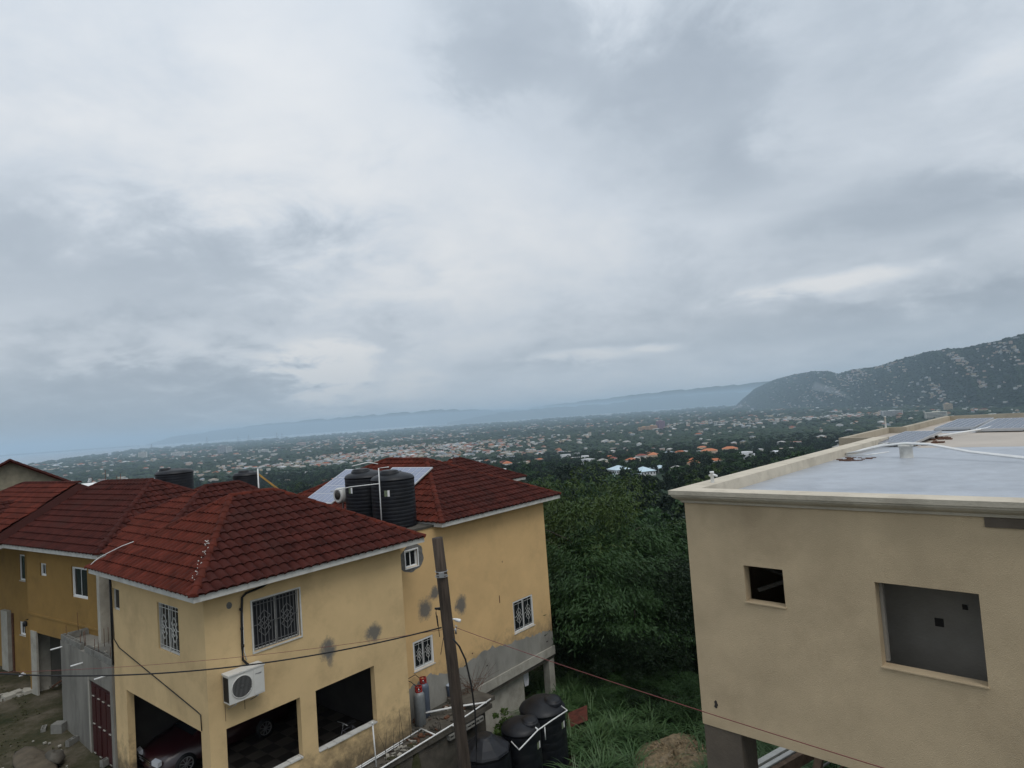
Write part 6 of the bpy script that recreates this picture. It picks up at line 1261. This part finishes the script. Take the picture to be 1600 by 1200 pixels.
block(-24.1, 5150, 40, 40, 60, (.58, .58, .57), 'grey high rise pair on the city plain, the shorter pale slab', 10, rot=.5)
block(-30.2, 6200, 60, 45, 60, (.60, .58, .52), 'cream high rise near the shore of the city', 10)
block(-27.8, 5600, 90, 50, 40, (.66, .65, .62), 'wide white block among the shore side city roofs', 7)
block(-18.5, 5400, 70, 40, 38, (.50, .40, .36), 'pink brown block on the middle city plain', 7)
block(-21.5, 4300, 60, 40, 30, (.60, .60, .58), 'broad pale block on the middle city plain', 6)
block(33.2, 2500, 60, 25, 26, (.60, .58, .50), 'long cream apartment block at the foot of the mountain', 6, rot=-.4)
block(30.4, 2900, 70, 30, 26, (.52, .53, .52), 'long pale apartment block on the rise before the mountain', 6, rot=-.3)
block(36.6, 2200, 56, 22, 20, (.58, .58, .56), 'white hotel block near the mountain foot beyond the flat roof', 5, rot=-.5)
block(34.0, 3300, 30, 26, 36, (.62, .50, .34), 'sandy tower on the lower mountain side', 8, rot=-.4)
# harbour cranes on the shore
for k, (az, d, s) in enumerate(((-25.7, 15500, 1.5), (-23.4, 15500, 1.2), (-22.6, 15300, 1.3), (-20.4, 15000, 1.4), (-20.0, 15000, 1.2), (-29.6, 12500, 1.0))):
    x, y = d*math.sin(R_(az)), d*math.cos(R_(az)); z = -158; mb = MB(); H = 70*s
    for dx in (-14, 14):
        mb.bar((x+dx, y, z), (x+dx*.7, y, z+H*.6), 5); mb.bar((x+dx*.7, y, z+H*.6), (x, y, z+H*1.5), 4)
    mb.bar((x-45, y, z+H*.6), (x+60, y, z+H*.62), 5); mb.bar((x, y, z+H*1.5), (x+50, y, z+H*.64), 2.5); mb.bar((x-14, y, z+8), (x+14, y, z+8), 4)
    top(mb, 'harbour_crane', [mat('crane_blue_grey', (.12, .14, .17), .7)], 'tall harbour crane silhouetted against the water beyond the city', 'crane', 'W', (x, y, z), 'harbour cranes')
# a pale shoreline of salt flats beyond the city, seen at the foot of the far hills
for (a0, a1, d0, d1) in ((-12, -7, 17500, 19500), (13.5, 18.6, 13200, 15500), (-2, 3, 14500, 16000), (6, 11, 17000, 18500)):
    mb = MB(); n = 14; v = []
    for i in range(n+1):
        a = R_(a0+(a1-a0)*i/n); w_ = .5+.5*math.sin(math.pi*i/n); dm = (d0+d1)/2+nr.uniform(-150, 150)
        for dd in (dm-(d1-d0)/2*w_, dm+(d1-d0)/2*w_): v.append((dd*math.sin(a), dd*math.cos(a), -156.5))
    mb.add(v, [(2*i, 2*i+1, 2*i+3, 2*i+2) for i in range(n)]); mb.build('salt_flat', [mat('pale_salt_flat', (.42, .40, .34), .8, .15, .002)], kind='structure')
# smoke rising from the lower mountain side
def volume_mat(name, col, dens, aniso=0.2):
    M = bpy.data.materials.new(name); M.use_nodes = True; N = M.node_tree.nodes; L = M.node_tree.links; N.remove(N['Principled BSDF']); v = N.new('ShaderNodeVolumePrincipled')
    v.inputs['Color'].default_value = (*col, 1); v.inputs['Density'].default_value = dens; v.inputs['Anisotropy'].default_value = aniso; L.new(v.outputs[0], N['Material Output'].inputs['Volume']); return M
sm0 = Vector([float(q[0]) for q in mountain_pt(np.array([27.9]), np.array([.12]))]); mb = MB(); pts = [sm0+Vector((-14*k-2.2*k*k, 0, 16*k)) for k in range(10)]
mb.tube(pts, 7, 10, r1=38); so = mb.build('smoke', [volume_mat('smoke_plume', (.97, .98, 1.0), .0035)], kind='stuff'); bm_ = bmesh.new(); bm_.from_mesh(so.data); bmesh.ops.recalc_face_normals(bm_, faces=bm_.faces); bm_.to_mesh(so.data); bm_.free(); so['label'] = 'thin plume of smoke rising from the lower mountain side'
# ------------------------------------------------------------------ haze
HAZE_D = 7.6e-5
mb = MB(); mb.box(-47000, 47000, -3000, 46500, -176, 300); hz = mb.build('haze', [volume_mat('haze_air', (.66, .84, 1.0), HAZE_D, 0.0)], kind='stuff'); hz['label'] = 'pale blue haze over the valley'
